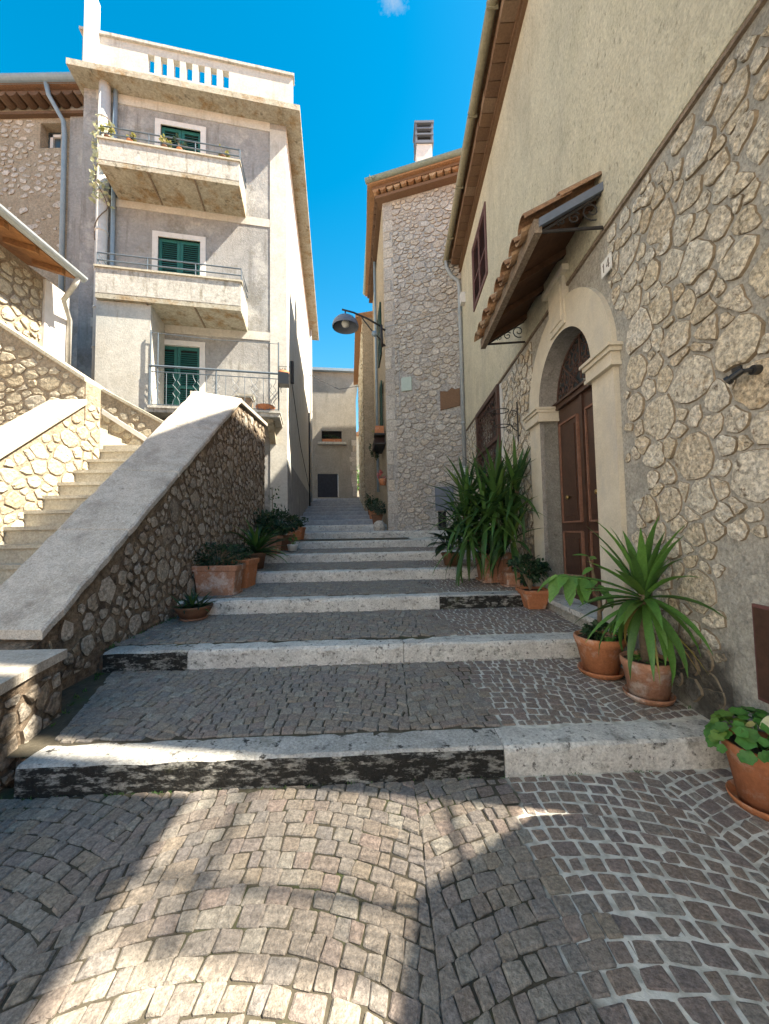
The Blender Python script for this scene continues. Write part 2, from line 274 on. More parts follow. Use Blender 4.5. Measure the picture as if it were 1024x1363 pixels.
def tag(o, label=None, cat=None, group=None, kind=None):
    if label: o['label'] = label
    if cat: o['category'] = cat
    if group: o['group'] = group
    if kind: o['kind'] = kind
    return o

class MB:
    def __init__(s): s.v = []; s.f = []; s.mi = []
    def add(s, v, f, mi=0):
        n = len(s.v); s.v += [tuple(map(float, q)) for q in v]; s.f += [tuple(i+n for i in q) for q in f]; s.mi += [mi]*len(f); return s
    def hexa(s, p, mi=0):   # p: 8 points, bottom 4 ccw then top 4
        return s.add(p, [(3, 2, 1, 0), (4, 5, 6, 7), (0, 1, 5, 4), (1, 2, 6, 5), (2, 3, 7, 6), (3, 0, 4, 7)], mi)
    def box(s, x0, x1, y0, y1, z0, z1, mi=0):
        return s.hexa([(x0, y0, z0), (x1, y0, z0), (x1, y1, z0), (x0, y1, z0), (x0, y0, z1), (x1, y0, z1), (x1, y1, z1), (x0, y1, z1)], mi)
    def fbox(s, F, s0, s1, o0, o1, z0, z1, mi=0):   # box in a wall frame
        P = F.p
        return s.hexa([P(s0, o0, z0), P(s1, o0, z0), P(s1, o1, z0), P(s0, o1, z0), P(s0, o0, z1), P(s1, o0, z1), P(s1, o1, z1), P(s0, o1, z1)], mi)
    def tube(s, pts, r, n=8, mi=0, caps=True):
        pts = [Vector(p) for p in pts]; rs = r if isinstance(r, (list, tuple)) else [r]*len(pts)
        base = len(s.v); up = None
        for i, p in enumerate(pts):
            d = (pts[min(i+1, len(pts)-1)] - pts[max(i-1, 0)]).normalized()
            if up is None:
                up = Vector((0, 0, 1)) if abs(d.z) < .9 else Vector((1, 0, 0))
            a = d.cross(up)
            if a.length < 1e-5: a = d.cross(Vector((0, 1, 0)))
            a.normalize(); b = a.cross(d).normalized(); up = b
            for k in range(n):
                t = 2*math.pi*k/n; q = p + a*(rs[i]*math.cos(t)) + b*(rs[i]*math.sin(t)); s.v.append(tuple(q))
        for i in range(len(pts)-1):
            for k in range(n):
                s.f.append((base+i*n+k, base+i*n+(k+1) % n, base+(i+1)*n+(k+1) % n, base+(i+1)*n+k)); s.mi.append(mi)
        if caps:
            s.f.append(tuple(base+k for k in reversed(range(n)))); s.mi.append(mi)
            s.f.append(tuple(base+(len(pts)-1)*n+k for k in range(n))); s.mi.append(mi)
        return s
    def lathe(s, c, prof, n=24, mi=0, sx=1, sy=1):
        base = len(s.v)
        for (r, z) in prof:
            for k in range(n):
                t = 2*math.pi*k/n; s.v.append((c[0]+r*sx*math.cos(t), c[1]+r*sy*math.sin(t), c[2]+z))
        for i in range(len(prof)-1):
            for k in range(n):
                s.f.append((base+i*n+k, base+i*n+(k+1) % n, base+(i+1)*n+(k+1) % n, base+(i+1)*n+k)); s.mi.append(mi)
        return s
    def prism(s, poly, d, mi=0):   # poly: 3d points (planar), extruded by vector d
        n = len(poly); d = Vector(d)
        v = [tuple(Vector(p)) for p in poly] + [tuple(Vector(p)+d) for p in poly]
        f = [tuple(reversed(range(n))), tuple(range(n, 2*n))] + [(i, (i+1) % n, (i+1) % n+n, i+n) for i in range(n)]
        return s.add(v, f, mi)
    def build(s, name, m, parent=None, smooth=False, origin=None, mats=None):
        return mesh_obj(name, s.v, s.f, m, parent, smooth, origin, mats, s.mi if mats else None)

class Frame:
    """vertical wall frame: s along the wall, o outwards, z up"""
    def __init__(s, P, u, n):
        s.P = Vector((P[0], P[1], 0)); s.u = Vector((u[0], u[1], 0)).normalized(); s.n = Vector((n[0], n[1], 0)).normalized()
    def p(s, a, o, z):
        q = s.P + s.u*a + s.n*o; return (q.x, q.y, z)

RW = Frame((2.10, 0), (.033, 1), (-1, .033))
AF = Frame((-2.75, 10.4), (-1, -.2), (.2, -1))
AS = Frame((-2.75, 10.4), (-.14, 1), (1, .14))
CF = Frame((.2, 11.3), (1, -.3), (-.3, -1))
c0 = CF.p(-.1, 0, 0)
CS = Frame((c0[0], c0[1]), (-.095, 1), (-1, -.095))
PW = Frame((-2.75, 0), (0, 1), (1, 0))
IW = Frame((-4.6, 0), (0, 1), (1, 0))
W2 = Frame((0, 5.6), (1, 0), (0, -1))
W3 = Frame((0, 7.0), (1, 0), (0, -1))
DW = Frame((-6.8, 0), (0, 1), (1, 0))
EF = Frame((0, 9.9), (1, 0), (0, -1))
FF = Frame((-1.85, 25.0), (-1, -.13), (.13, -1))

def wall_holes(mb, F, s0, s1, z0, z1, holes, depth, o=0.0, mi=0, mr=None):
    S = sorted({s0, s1, *[h[0] for h in holes], *[h[1] for h in holes]}); Z = sorted({z0, z1, *[h[2] for h in holes], *[h[3] for h in holes]})
    S = [a for a in S if s0 <= a <= s1]; Z = [a for a in Z if z0 <= a <= z1]
    for i in range(len(S)-1):
        for j in range(len(Z)-1):
            cs, cz = (S[i]+S[i+1])/2, (Z[j]+Z[j+1])/2
            if any(h[0] < cs < h[1] and h[2] < cz < h[3] for h in holes): continue
            mb.add([F.p(S[i], o, Z[j]), F.p(S[i+1], o, Z[j]), F.p(S[i+1], o, Z[j+1]), F.p(S[i], o, Z[j+1])], [(0, 1, 2, 3)], mi)
    for h in holes:
        a, b, c, d = h[:4]; q = o-depth
        for A, B in (((a, c), (b, c)), ((b, c), (b, d)), ((b, d), (a, d)), ((a, d), (a, c))):
            mb.add([F.p(A[0], o, A[1]), F.p(B[0], o, B[1]), F.p(B[0], q, B[1]), F.p(A[0], q, A[1])], [(0, 1, 2, 3)], mi if mr is None else mr)

# ---------------------------------------------------------------- polygons
def clip_half(poly, nx, ny, c):      # keep nx*x+ny*y <= c
    out = []; n = len(poly)
    for i in range(n):
        a, b = poly[i], poly[(i+1) % n]; da = nx*a[0]+ny*a[1]-c; db = nx*b[0]+ny*b[1]-c
        if da <= 0: out.append(a)
        if (da < 0 < db) or (db < 0 < da):
            t = da/(da-db); out.append((a[0]+(b[0]-a[0])*t, a[1]+(b[1]-a[1])*t))
    return out
def clip_convex(poly, reg):          # reg ccw convex
    n = len(reg)
    for i in range(n):
        a, b = reg[i], reg[(i+1) % n]; nx, ny = (b[1]-a[1]), -(b[0]-a[0])
        poly = clip_half(poly, nx, ny, nx*a[0]+ny*a[1])
        if len(poly) < 3: return []
    return poly
def area(p): return .5*sum(p[i][0]*p[(i+1) % len(p)][1]-p[(i+1) % len(p)][0]*p[i][1] for i in range(len(p)))
def centroid(p): return (sum(q[0] for q in p)/len(p), sum(q[1] for q in p)/len(p))
def chaikin(p, k=.25):
    out = []; n = len(p)
    for i in range(n):
        a, b = p[i], p[(i+1) % n]
        out += [(a[0]+(b[0]-a[0])*k, a[1]+(b[1]-a[1])*k), (a[0]+(b[0]-a[0])*(1-k), a[1]+(b[1]-a[1])*(1-k))]
    return out
def resample(p, n):
    L = [math.dist(p[i], p[(i+1) % len(p)]) for i in range(len(p))]; T = sum(L); out = []; i = 0; acc = 0
    for k in range(n):
        t = T*k/n
        while acc+L[i] < t: acc += L[i]; i += 1
        w = (t-acc)/max(L[i], 1e-9); a, b = p[i], p[(i+1) % len(p)]; out.append((a[0]+(b[0]-a[0])*w, a[1]+(b[1]-a[1])*w))
    return out

def stone_cells(bb, rmin, rmax, gap, asp, rng, power=1.6, tries=9000, inside=None):
    """irregular packed stones in the rectangle bb=(s0,s1,z0,z1): power cells of darts of uneven size"""
    s0, s1, z0, z1 = bb; asp = float(asp)
    pts = np.zeros((0, 3)); L = []
    W, H = s1-s0, (z1-z0)*asp
    for t in range(tries):
        x, y = rng.uniform(-.1, W+.1), rng.uniform(-.1, H+.1)
        r = rmin+(rmax-rmin)*rng.random()**power
        if t > tries*.6: r = rmin*(.75+.6*rng.random())
        if L:
            A = np.array(L); d = np.hypot(A[:, 0]-x, A[:, 1]-y)
            if (d < (A[:, 2]+r)*.86).any(): continue
        L.append((x, y, r))
    A = np.array(L); cells = []
    for i, (x, y, r) in enumerate(L):
        d2 = (A[:, 0]-x)**2+(A[:, 1]-y)**2; order = np.argsort(d2)[1:22]
        k = r*rng.uniform(1.7, 2.9); ph0 = rng.random(); st_ = rng.uniform(.72, 1.0); ro = rng.uniform(-.5, .5)
        poly = []
        for a in ph0*6+np.linspace(0, 2*math.pi, 8)[:-1]:
            kk = k*rng.uniform(.72, 1.15); ux, uy = kk*math.cos(a), kk*st_*math.sin(a); poly.append((x+ux*math.cos(ro)-uy*math.sin(ro), y+ux*math.sin(ro)+uy*math.cos(ro)))
        for j in order:
            dx, dy = A[j, 0]-x, A[j, 1]-y; D = math.hypot(dx, dy)
            t = (D*D+r*r-A[j, 2]**2)/(2*D)-gap*.5*(.6+.8*rng.random())
            nx, ny = dx/D, dy/D
            poly = clip_half(poly, nx, ny, nx*x+ny*y+t)
            if len(poly) < 3: break
        if len(poly) < 3: continue
        poly = [(px+s0, py/asp+z0) for px, py in poly]
        poly = clip_convex(poly, [(s0, z0), (s1, z0), (s1, z1), (s0, z1)])
        if len(poly) < 3 or area(poly) < (rmin*.75)**2/asp: continue
        if inside is not None and not all(inside(*q) for q in poly):
            c = centroid(poly); ok = False
            for sc in (.8, .62):
                pp = [(c[0]+(q[0]-c[0])*sc, c[1]+(q[1]-c[1])*sc) for q in poly]
                if all(inside(*q) for q in pp): poly = pp; ok = True; break
            if not ok: continue
        cells.append(poly)
    return cells

def craggy_mesh(poly, F, o, h, rng):
    """near stone: uneven outline, thin joint line, broken face"""
    n = 14; p = resample(chaikin(poly, .16), n); c = centroid(p); w1, w2 = rng.uniform(0, 6), rng.uniform(0, 6)
    q = []
    for i, (a, b) in enumerate(p):
        t = 2*math.pi*i/n; k = 1+.07*math.sin(3*t+w1)+.05*math.sin(5*t+w2)+rng.uniform(-.06, .04); q.append((c[0]+(a-c[0])*k, c[1]+(b-c[1])*k))
    tilt, tl2 = rng.uniform(-.35, .35)*h, rng.uniform(-.35, .35)*h; rad = max(math.dist(v, c) for v in q); V = []
    for sc, hh, jj in ((1.025, -.006, 0), (.965, h*.7, .15), (.86, h*.98, .3), (.45, h*1.0, .4)):
        for v in q: V.append(F.p(c[0]+(v[0]-c[0])*sc, o+hh+(rng.uniform(-jj, jj)*h+tilt*(v[0]-c[0])/rad+tl2*(v[1]-c[1])/rad if hh > 0 else 0), c[1]+(v[1]-c[1])*sc))
    V.append(F.p(c[0], o+h*rng.uniform(.7, 1.1), c[1])); f = []
    for a in (0, 1, 2):
        for k in range(n): f.append((a*n+k, a*n+(k+1) % n, (a+1)*n+(k+1) % n, (a+1)*n+k))
    for k in range(n): f.append((3*n+k, 3*n+(k+1) % n, 4*n))
    return V, f, F.p(c[0], o, c[1])

def stone_mesh(poly, F, o, h, rng, n=10, rough=.12):
    p = resample(chaikin(poly, .10), n); c = centroid(p); rad = math.sqrt(abs(area(p)))
    p = [(c[0]+(q[0]-c[0])*(1+rng.uniform(-rough, rough*.5)), c[1]+(q[1]-c[1])*(1+rng.uniform(-rough, rough*.5))) for q in p]
    V = []; 
    for sc, hh in ((1.03, -.010), (.95, h*.62), (.78, h)):
        for q in p:
            V.append(F.p(c[0]+(q[0]-c[0])*sc, o+hh+(rng.uniform(-.34, .30)*h if hh > 0 else 0), c[1]+(q[1]-c[1])*sc))
    V.append(F.p(c[0]+rng.uniform(-.1, .1)*rad, o+h*rng.uniform(.85, 1.15), c[1]+rng.uniform(-.1, .1)*rad))
    f = []
    for a in (0, 1):
        for k in range(n): f.append((a*n+k, a*n+(k+1) % n, (a+1)*n+(k+1) % n, (a+1)*n+k))
    for k in range(n): f.append((2*n+k, 2*n+(k+1) % n, 3*n))
    return V, f, F.p(c[0], o, c[1])

def lay_stones(parent, F, cells, m, o=0.0, h=(.02, .045), seed=1, limit=300, rough=.12, smooth=False, name='stone', craggy=False):
    rng = random.Random(seed)
    jd = 'joint_shade_dark' if m == 'stone_brown' else 'joint_shade'
    cam_p = Vector((0, 0, 1.5)); info = []
    for c in cells:
        q = Vector(F.p(*((centroid(c)[0]), o, centroid(c)[1]))); info.append((abs(area(c))/max(.5, (q-cam_p).length)**2, c))
    info.sort(key=lambda t: -t[0])
    rest = MB()
    for i, (_, c) in enumerate(info):
        hh = rng.uniform(*h)
        V, f, org = craggy_mesh(c, F, o, hh, rng) if craggy else stone_mesh(c, F, o, hh, rng, rough=rough)
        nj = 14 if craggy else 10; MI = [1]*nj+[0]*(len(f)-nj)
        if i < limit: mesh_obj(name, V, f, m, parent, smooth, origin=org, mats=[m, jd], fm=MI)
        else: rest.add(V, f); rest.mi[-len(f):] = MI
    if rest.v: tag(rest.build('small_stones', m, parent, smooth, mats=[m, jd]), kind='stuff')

# ---------------------------------------------------------------- street levels
D0, T, RISE, SL = 2.28, 1.36, .18, .04
SKEW = .04
def driser(i, x): return D0+T*i+SKEW*x
def zat(x, d):
    i = math.floor((d-SKEW*x-D0)/T)
    if i < 0: return 0.0
    t = (d-SKEW*x-D0-T*i)/T
    return i*(RISE+SL)+RISE+SL*t
def xl(d):
    if d < 2.5: return -2.34
    if d < 3.6: return -2.34-.43*(d-2.5)/1.1
    if d < 8.45: return -2.77
    if d < 10.2: return -4.4
    return AS.p((d-10.4)/AS.u.y, 0, 0)[0]-.02
def xr(d):
    if d < 11.0: return 2.10+.033*d+.02
    return CS.p((d-c0[1])/CS.u.y, 0, 0)[0]+.02

# ---------------------------------------------------------------- ground
g = MB(); g.add([(-300, -300, -.05), (300, -300, -.05), (300, 300, -.05), (-300, 300, -.05)], [(0, 1, 2, 3)])
tag(g.build('ground', 'ground_far', origin=(0, 0, -.05)), 'bare earth ground under and around the village street', 'ground', kind='structure')

# cobbles in segmental arcs ------------------------------------------------
LANE = 1.45
def cobble_cells(reg, sx=.086, sy=.084, rng=None, x_off=.15, y_off=0.0):
    """quads in stacked arcs clipped to the convex region reg; returns polys"""
    xs = [q[0] for q in reg]; ys = [q[1] for q in reg]; out = []
    Rr = LANE/2/math.sin(R(28)); sag = Rr*(1-math.cos(R(28)))
    l0 = math.floor((min(xs)-x_off)/LANE)-1; l1 = math.ceil((max(xs)-x_off)/LANE)+1
    for l in range(l0, l1):
        xc = x_off+(l+.5)*LANE; ph = .37*l*sy
        n0 = math.floor((min(ys)-y_off)/sy)-2; n1 = math.ceil((max(ys)+sag-y_off)/sy)+2
        for r in range(n0, n1):
            k = max(6, round(R(56)*Rr/sx)); a = -R(28); cuts = [a]
            w = [rng.uniform(.62, 1.42) for _ in range(k)]; tot = sum(w)
            for q in w: a += R(56)*q/tot; cuts.append(a)
            for i in range(k):
                a0, a1 = cuts[i], cuts[i+1]; quad = []
                for (aa, up) in ((a0, 0), (a1, 0), (a1, 1), (a0, 1)):
                    x = xc+Rr*math.sin(aa); y = y_off+ph+r*sy+Rr*math.cos(aa)-Rr
                    if up:
                        sh = sy*math.sin(aa)*.55*math.cos(aa)
                        x2 = max(xc-LANE/2, min(xc+LANE/2, x+sh)); x = x2; t = (x-xc)/Rr
                        y = y_off+ph+(r+1)*sy+Rr*math.sqrt(max(0, 1-t*t))-Rr
                    quad.append((x, y))
                p = clip_convex(quad, reg)
                if len(p) >= 3 and abs(area(p)) > .0022: out.append(p)
    return out
def relaid(x, d): return x > .68+.10*math.sin(d*5)+.05*math.sin(d*13+1)
def lay_cobbles(parent, cells, zf, rng, limit):
    info = []
    for c in cells:
        x, y = centroid(c); vis = y > 1.08 and abs(x)/max(y, .1) < 1.02
        info.append((-(math.hypot(x, y)) if vis else -99, c))
    info.sort(key=lambda t: -t[0])
    rest = {'cobble': MB(), 'cobble_dark': MB()}
    for i, (vv, c) in enumerate(info):
        x, y = centroid(c); dk = relaid(x, y)
        gap = rng.uniform(.005, .0105) if dk else rng.uniform(.001, .0035)
        rad = math.sqrt(abs(area(c)))/2; k = max(.5, 1-gap/rad)
        p = chaikin([(x+(q[0]-x)*k+rng.uniform(-.007, .007), y+(q[1]-y)*k+rng.uniform(-.007, .007)) for q in c], .07)
        n = len(p); top = rng.uniform(.002, .007) if dk else rng.uniform(.005, .013); tx, ty = rng.uniform(-.05, .05), rng.uniform(-.05, .05)
        V = [(q[0], q[1], zf(q[0], q[1])-.02) for q in p]
        V += [(q[0], q[1], zf(q[0], q[1])+top*.35+tx*(q[0]-x)+ty*(q[1]-y)) for q in p]
        V += [(x+(q[0]-x)*.84, y+(q[1]-y)*.84, zf(q[0], q[1])+top+rng.uniform(-.0015, .0015)+tx*(q[0]-x)+ty*(q[1]-y)) for q in p]
        f = [(a*n+j, a*n+(j+1) % n, (a+1)*n+(j+1) % n, (a+1)*n+j) for a in (0, 1) for j in range(n)] + [tuple(range(2*n, 3*n))]
        m = 'cobble_dark' if dk else 'cobble'
        if i < limit and vv > -50: mesh_obj('cobblestone', V, f, m, parent)
        else: rest[m].add(V, f)
    for m, r in rest.items():
        if r.v: tag(r.build('small_cobbles', m, parent), kind='stuff')

rng = random.Random(5)
# foreground pavement
fg = MB(); fg.add([(-3.2, -3, 0), (3.2, -3, 0), (3.2, driser(0, 3.2)+.1, 0), (-3.2, driser(0, -3.2)+.1, 0)], [(0, 1, 2, 3)])
pav = tag(fg.build('pavement', 'cobble_bed', origin=(0, 0, 0)), 'cobbled forecourt at the foot of the stepped street', 'pavement', kind='structure')
cells = cobble_cells([(-2.34, .2), (2.16, .2), (2.16, driser(0, 2.16)-.005), (-2.34, driser(0, -2.34)-.005)], rng=rng)
lay_cobbles(pav, cells, lambda x, y: 0.0, rng, 300)

NSTEP = 18
ordn = ['lowest', 'second', 'third', 'fourth', 'fifth', 'sixth', 'seventh', 'eighth', 'ninth', 'tenth', 'eleventh', 'twelfth', 'thirteenth', 'fourteenth', 'fifteenth', 'sixteenth', 'seventeenth', 'top']
def kerb(parent, x0, x1, i, m, rng, fm=None):
    """one long stone with worn arris; front face may carry the black crust"""
    nx = max(2, int((x1-x0)/.12)); V = []; F = []; MI = []
    zb = i*(RISE+SL)-.06; zt = i*(RISE+SL)+RISE
    prof = [(0.0, zb), (0.0, zt-.045), (.006, zt-.018), (.022, zt-.002), (.12, zt+.002), (.215, zt), (.222, zb)]
    n = len(prof)
    for a in range(nx+1):
        x = x0+(x1-x0)*a/nx
        for j, (dy, z) in enumerate(prof):
            w = .006 if 0 < j < 5 else .002
            V.append((x, driser(i, x)+dy+rng.uniform(-w, w), z+rng.uniform(-w, w)*.7))
    for a in range(nx):
        for j in range(n-1):
            F.append((a*n+j, (a+1)*n+j, (a+1)*n+j+1, a*n+j+1)); MI.append(1 if (fm and j < 2) else 0)
    F.append(tuple(reversed(range(n)))); MI.append(0); F.append(tuple(range(nx*n, nx*n+n))); MI.append(0)
    return mesh_obj('kerb_stone', V, F, m, parent, False, mats=[m, fm] if fm else [m], fm=MI)
for i in range(NSTEP):
    dm = driser(i, 0); xa = xl(dm); xb = xr(dm)
    if i == 0: xa, xb = -2.16, 2.155
    if i == 1: xa, xb = -2.68, 2.20
    st = thing('stone_step', (0, dm, i*(RISE+SL)), ('%s stone kerb step of the paved street' % ordn[i]) if i else 'lowest step with black lichen crust on its long kerb', 'step', kind='structure')
    # tread bed
    d1 = dm+T+.02; z0 = i*(RISE+SL)+RISE-.006; z1 = z0+SL
    pts = []
    ds = [dm+.1, dm+T*.35, dm+T*.7, d1]
    bl = [(xl(q)-.25, q) for q in ds]; br = [(xr(q)+.1, q) for q in ds]
    V = [(x, y+SKEW*x, z0+SL*(y-dm)/T) for x, y in bl]+[(x, y+SKEW*x, z0+SL*(y-dm)/T) for x, y in br]
    n = len(ds); Fc = [(j, n+j, n+j+1, j+1) for j in range(n-1)]
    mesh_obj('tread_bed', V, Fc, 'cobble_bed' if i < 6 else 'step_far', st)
    # kerb stones
    if i == 0: cuts = [(-2.16, .70, 'travertine_black', 'kerb_front_black'), (.704, 2.155, 'travertine', None)]
    elif i == 1: cuts = [(-2.68, -1.90, 'travertine_black', 'kerb_front_black'), (-1.896, .16, 'travertine', None), (.164, 2.20, 'travertine', None)]
    elif i == 2: cuts = [(xa, -1.3, 'travertine', None), (-1.296, .72, 'travertine', None), (.724, 2.0, 'travertine_black', 'kerb_front_black')]
    else:
        mid = xa+(xb-xa)*random.Random(i).uniform(.35, .65)
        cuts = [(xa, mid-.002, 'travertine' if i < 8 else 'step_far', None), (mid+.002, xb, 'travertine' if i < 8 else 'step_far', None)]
    for a, b, m, fm in cuts: kerb(st, a, b, i, m, rng, fm)
    if i < 5:
        ya = lambda x: driser(i, x)+.226
        yb = lambda x: driser(i+1, x)-.004
        XA = {0: -2.15}.get(i, -2.74); XB = xr(dm)-.03
        reg = [(XA, ya(XA)), (XB, ya(XB)), (XB, yb(XB)), (XA-(.45 if i == 0 else 0), yb(XA))]
        lay_cobbles(st, cobble_cells(reg, rng=rng, x_off=.15+.3*i, y_off=.05*i), (lambda x, y, i=i: i*(RISE+SL)+RISE+SL*(y-SKEW*x-D0-T*i)/T-.004), rng, 300 if i == 0 else 0)
    elif i < 7:
        pass
top = MB(); zt = NSTEP*(RISE+SL); dt = D0+T*NSTEP-.1
top.add([(-9, dt, zt-.01), (4, dt, zt-.01), (6, 60, zt+1.2), (-12, 60, zt+1.2)], [(0, 1, 2, 3)])
tag(top.build('upper_street', 'ground_far'), 'paved lane beyond the top of the steps', 'lane', kind='structure')

# ================================================================= stone house with the arched door (right)
hr = thing('stone_house', RW.p(4.4, 0, 0), 'cream plastered house with rubble stone base and arched brown door', 'house')
S0, S1, ZL, ZE = 1.85, 10.75, 4.42, 9.5
DC, RI, RO, ZS = 4.445, .70, 1.08, 3.20         # door centre, inner and outer radius, springing
hole_d = (DC-RI, DC+RI, .30, ZS+RI)
hole_g = (7.15, 9.0, 2.72, 4.30)
hole_w = (7.66, 9.04, 7.02, 8.62)
lw = MB(); wall_holes(lw, RW, S0, S1, -.1, ZL, [hole_d, hole_g], .32)
lw.build('base_wall', 'mortar_right', hr)
uw = MB(); wall_holes(uw, RW, S0, S1, ZL, ZE, [hole_w], .12, o=.035)
uw.add([RW.p(S0, .035, ZL), RW.p(S1, .035, ZL), RW.p(S1, -.05, ZL), RW.p(S0, -.05, ZL)], [(0, 1, 2, 3)])
uw.build('plaster_wall', 'plaster_cream', hr)
ll = MB(); ll.fbox(RW, S0, S1, -.02, .028, ZL-.035, ZL-.002); ll.build('plaster_edge', 'wood_old', hr)
bw = MB()
for a, b in ((S0, S0), (S1, S1)):
    bw.add([RW.p(a, 0.0, -.1), RW.p(a, -6, -.1), RW.p(a, -6, ZE+1.5), RW.p(a, -3, ZE+2.6), RW.p(a, 0.0, ZE)], [(0, 1, 2, 3, 4)])
bw.add([RW.p(S0, -6, -.1), RW.p(S1, -6, -.1), RW.p(S1, -6, ZE+1.5), RW.p(S0, -6, ZE+1.5)], [(0, 1, 2, 3)])
bw.build('side_wall', 'plaster_cream', hr)
rf = MB()
rf.hexa([RW.p(S0-.2, .5, ZE+.10), RW.p(S1+.1, .5, ZE+.10), RW.p(S1+.1, -3, ZE+1.5), RW.p(S0-.2, -3, ZE+1.5), RW.p(S0-.2, .5, ZE+.2), RW.p(S1+.1, .5, ZE+.2), RW.p(S1+.1, -3, ZE+1.62), RW.p(S0-.2, -3, ZE+1.62)])
rf.hexa([RW.p(S0-.2, -3, ZE+1.5), RW.p(S1+.1, -3, ZE+1.5), RW.p(S1+.1, -6.4, ZE+.1), RW.p(S0-.2, -6.4, ZE+.1), RW.p(S0-.2, -3, ZE+1.62), RW.p(S1+.1, -3, ZE+1.62), RW.p(S1+.1, -6.4, ZE+.2), RW.p(S0-.2, -6.4, ZE+.2)])
rf.build('roof', 'roof_tile', hr)
cn = MB(); cn.fbox(RW, S0-.02, S1, .0, .11, ZE-.16, ZE-.11); cn.fbox(RW, S0-.02, S1, .0, .10, ZE-.30, ZE-.285); cn.build('cornice', 'eave_brick', hr)
k = 0; a = S0
rr = random.Random(3)
while a < S1-.2:
    w = .245; b_ = MB(); b_.fbox(RW, a+.006, a+w-.006, .0, .34+rr.uniform(-.01, .01), ZE-.108+rr.uniform(-.004, .004), ZE+.06); b_.build('eave_brick', 'eave_brick', hr); a += w+.004
gt = MB(); n = 10; gp = []
for q in (S0-.1, S1+.06):
    for j in range(n+1):
        t = math.pi+math.pi*j/n; gp.append(RW.p(q, .47+.085*math.cos(t), ZE+.14+.085*math.sin(t)))
    for j in range(n, -1, -1):
        t = math.pi+math.pi*j/n; gp.append(RW.p(q, .47+.075*math.cos(t), ZE+.14+.075*math.sin(t)))
m2 = 2*n+2
gt.add(gp, [(j, (j+1) % m2, m2+(j+1) % m2, m2+j) for j in range(m2)]+[tuple(range(m2)), tuple(reversed(range(m2, 2*m2)))])
for q in np.arange(S0+.4, S1, 1.5): gt.fbox(RW, q, q+.025, .38, .56, ZE+.04, ZE+.15)
gt.build('gutter', 'gutter_old', hr, smooth=False)
dp = MB(); sp = S1-.12
dp.tube([RW.p(sp, .47, ZE+.08), RW.p(sp, .46, ZE-.12), RW.p(sp, .33, ZE-.4), RW.p(sp, .14, ZE-.55), RW.p(sp, .10, ZE-.75), RW.p(sp, .10, 3.3)], .055, 10)
dp.build('downpipe', 'zinc', hr, True)
dp = MB(); dp.tube([RW.p(sp, .10, 3.35), RW.p(sp, .10, zat(2.3, sp)-.02)], .062, 10)
dpo = dp.build('downpipe', 'pipe_white', hr, True)
for z in (3.3, 4.6, 6.2, 7.9):
    dp = MB(); dp.tube([RW.p(sp, .10, z), RW.p(sp, .10, z+.05)], .072, 10); dp.build('pipe_clamp', 'zinc', dpo, True)

# rubble stones of the base
def in_base(s, z):
    if z < zat(2.1, s)-.05 or z > ZL-.05 or s < S0+.01: return False
    if s < 2.36 and z < 1.22+.12*math.sin(9*s): return False                         # plaster patch round the meter door
    if hole_g[0]-.10 < s < hole_g[1]+.10 and hole_g[2]-.08 < z < hole_g[3]+.04: return False
    if abs(s-DC) < RO+.04 and z < ZS: return False
    if math.hypot(s-DC, z-ZS) < RO+.04 and z >= ZS: return False
    if abs(s-DC) < .75 and z > 4.15: return False
    if 2.0 < s < 3.3 and z < .5 and False: return False
    return True
rs = random.Random(11)
cells = stone_cells((S0, 3.42, .1, ZL), .055, .20, .016, 1.05, rs, power=.9, tries=5000, inside=in_base)
cells += stone_cells((5.45, S1, .6, ZL), .05, .13, .03, 1.1, rs, power=1.3, tries=6000, inside=in_base)
lay_stones(hr, RW, cells, 'stone_right', o=0.0, h=(.010, .026), seed=4, limit=300, rough=.16, craggy=True)

# portal: pilasters and arch with deep reveal
def portal():
    zb = .44
    def outline(r):
        pts = [(DC-r, zb)]
        for j in range(25): t = math.pi-math.pi*j/24; pts.append((DC+r*math.cos(t), ZS+r*math.sin(t)))
        pts.append((DC+r, zb)); return pts
    A, B = outline(RO), outline(RI); n = len(A); m = MB(); fo, bo = .05, -.26
    V = [RW.p(s, fo, z) for s, z in A]+[RW.p(s, fo, z) for s, z in B]+[RW.p(s, bo, z) for s, z in B]+[RW.p(s, -.06, z) for s, z in A]
    f = []
    for i in range(n-1): f += [(i, i+1, n+i+1, n+i), (n+i, n+i+1, 2*n+i+1, 2*n+i), (3*n+i, 3*n+i+1, i+1, i)]
    m.add(V, f); m.mi = [1 if k % 3 == 1 else 0 for k in range(len(f))]; return m
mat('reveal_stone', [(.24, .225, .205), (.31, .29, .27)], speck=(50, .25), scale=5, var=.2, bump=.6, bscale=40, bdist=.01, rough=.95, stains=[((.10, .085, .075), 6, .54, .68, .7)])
ps = portal().build('door_surround', 'surround', hr, mats=['surround', 'reveal_stone'])
for sd in (-1, 1):
    im = MB(); a, b = sorted((DC+sd*(RI-.05), DC+sd*(RO+.035)))
    for z0, z1, e in ((ZS-.20, ZS-.165, .015), (ZS-.165, ZS-.07, 0.0), (ZS-.07, ZS-.03, .025), (ZS-.03, ZS+.0, .05)):
        aa, bb_ = a-(e if sd < 0 else e*.6), b+(e if sd > 0 else e*.6)
        im.fbox(RW, aa, bb_, -.25, .085+e, z0, z1)
    im.build('impost', 'surround', ps)
ks = MB(); ks.fbox(RW, DC-.20, DC+.20, -.02, .075, ZS+RI+.03, ZL+.12); ks.fbox(RW, DC-.15, DC+.15, .07, .088, ZS+RI+.10, ZL+.02)
ks.fbox(RW, DC-.30, DC+.30, .0, .11, ZL+.10, ZL+.17)
ks.build('keystone', 'surround', ps)
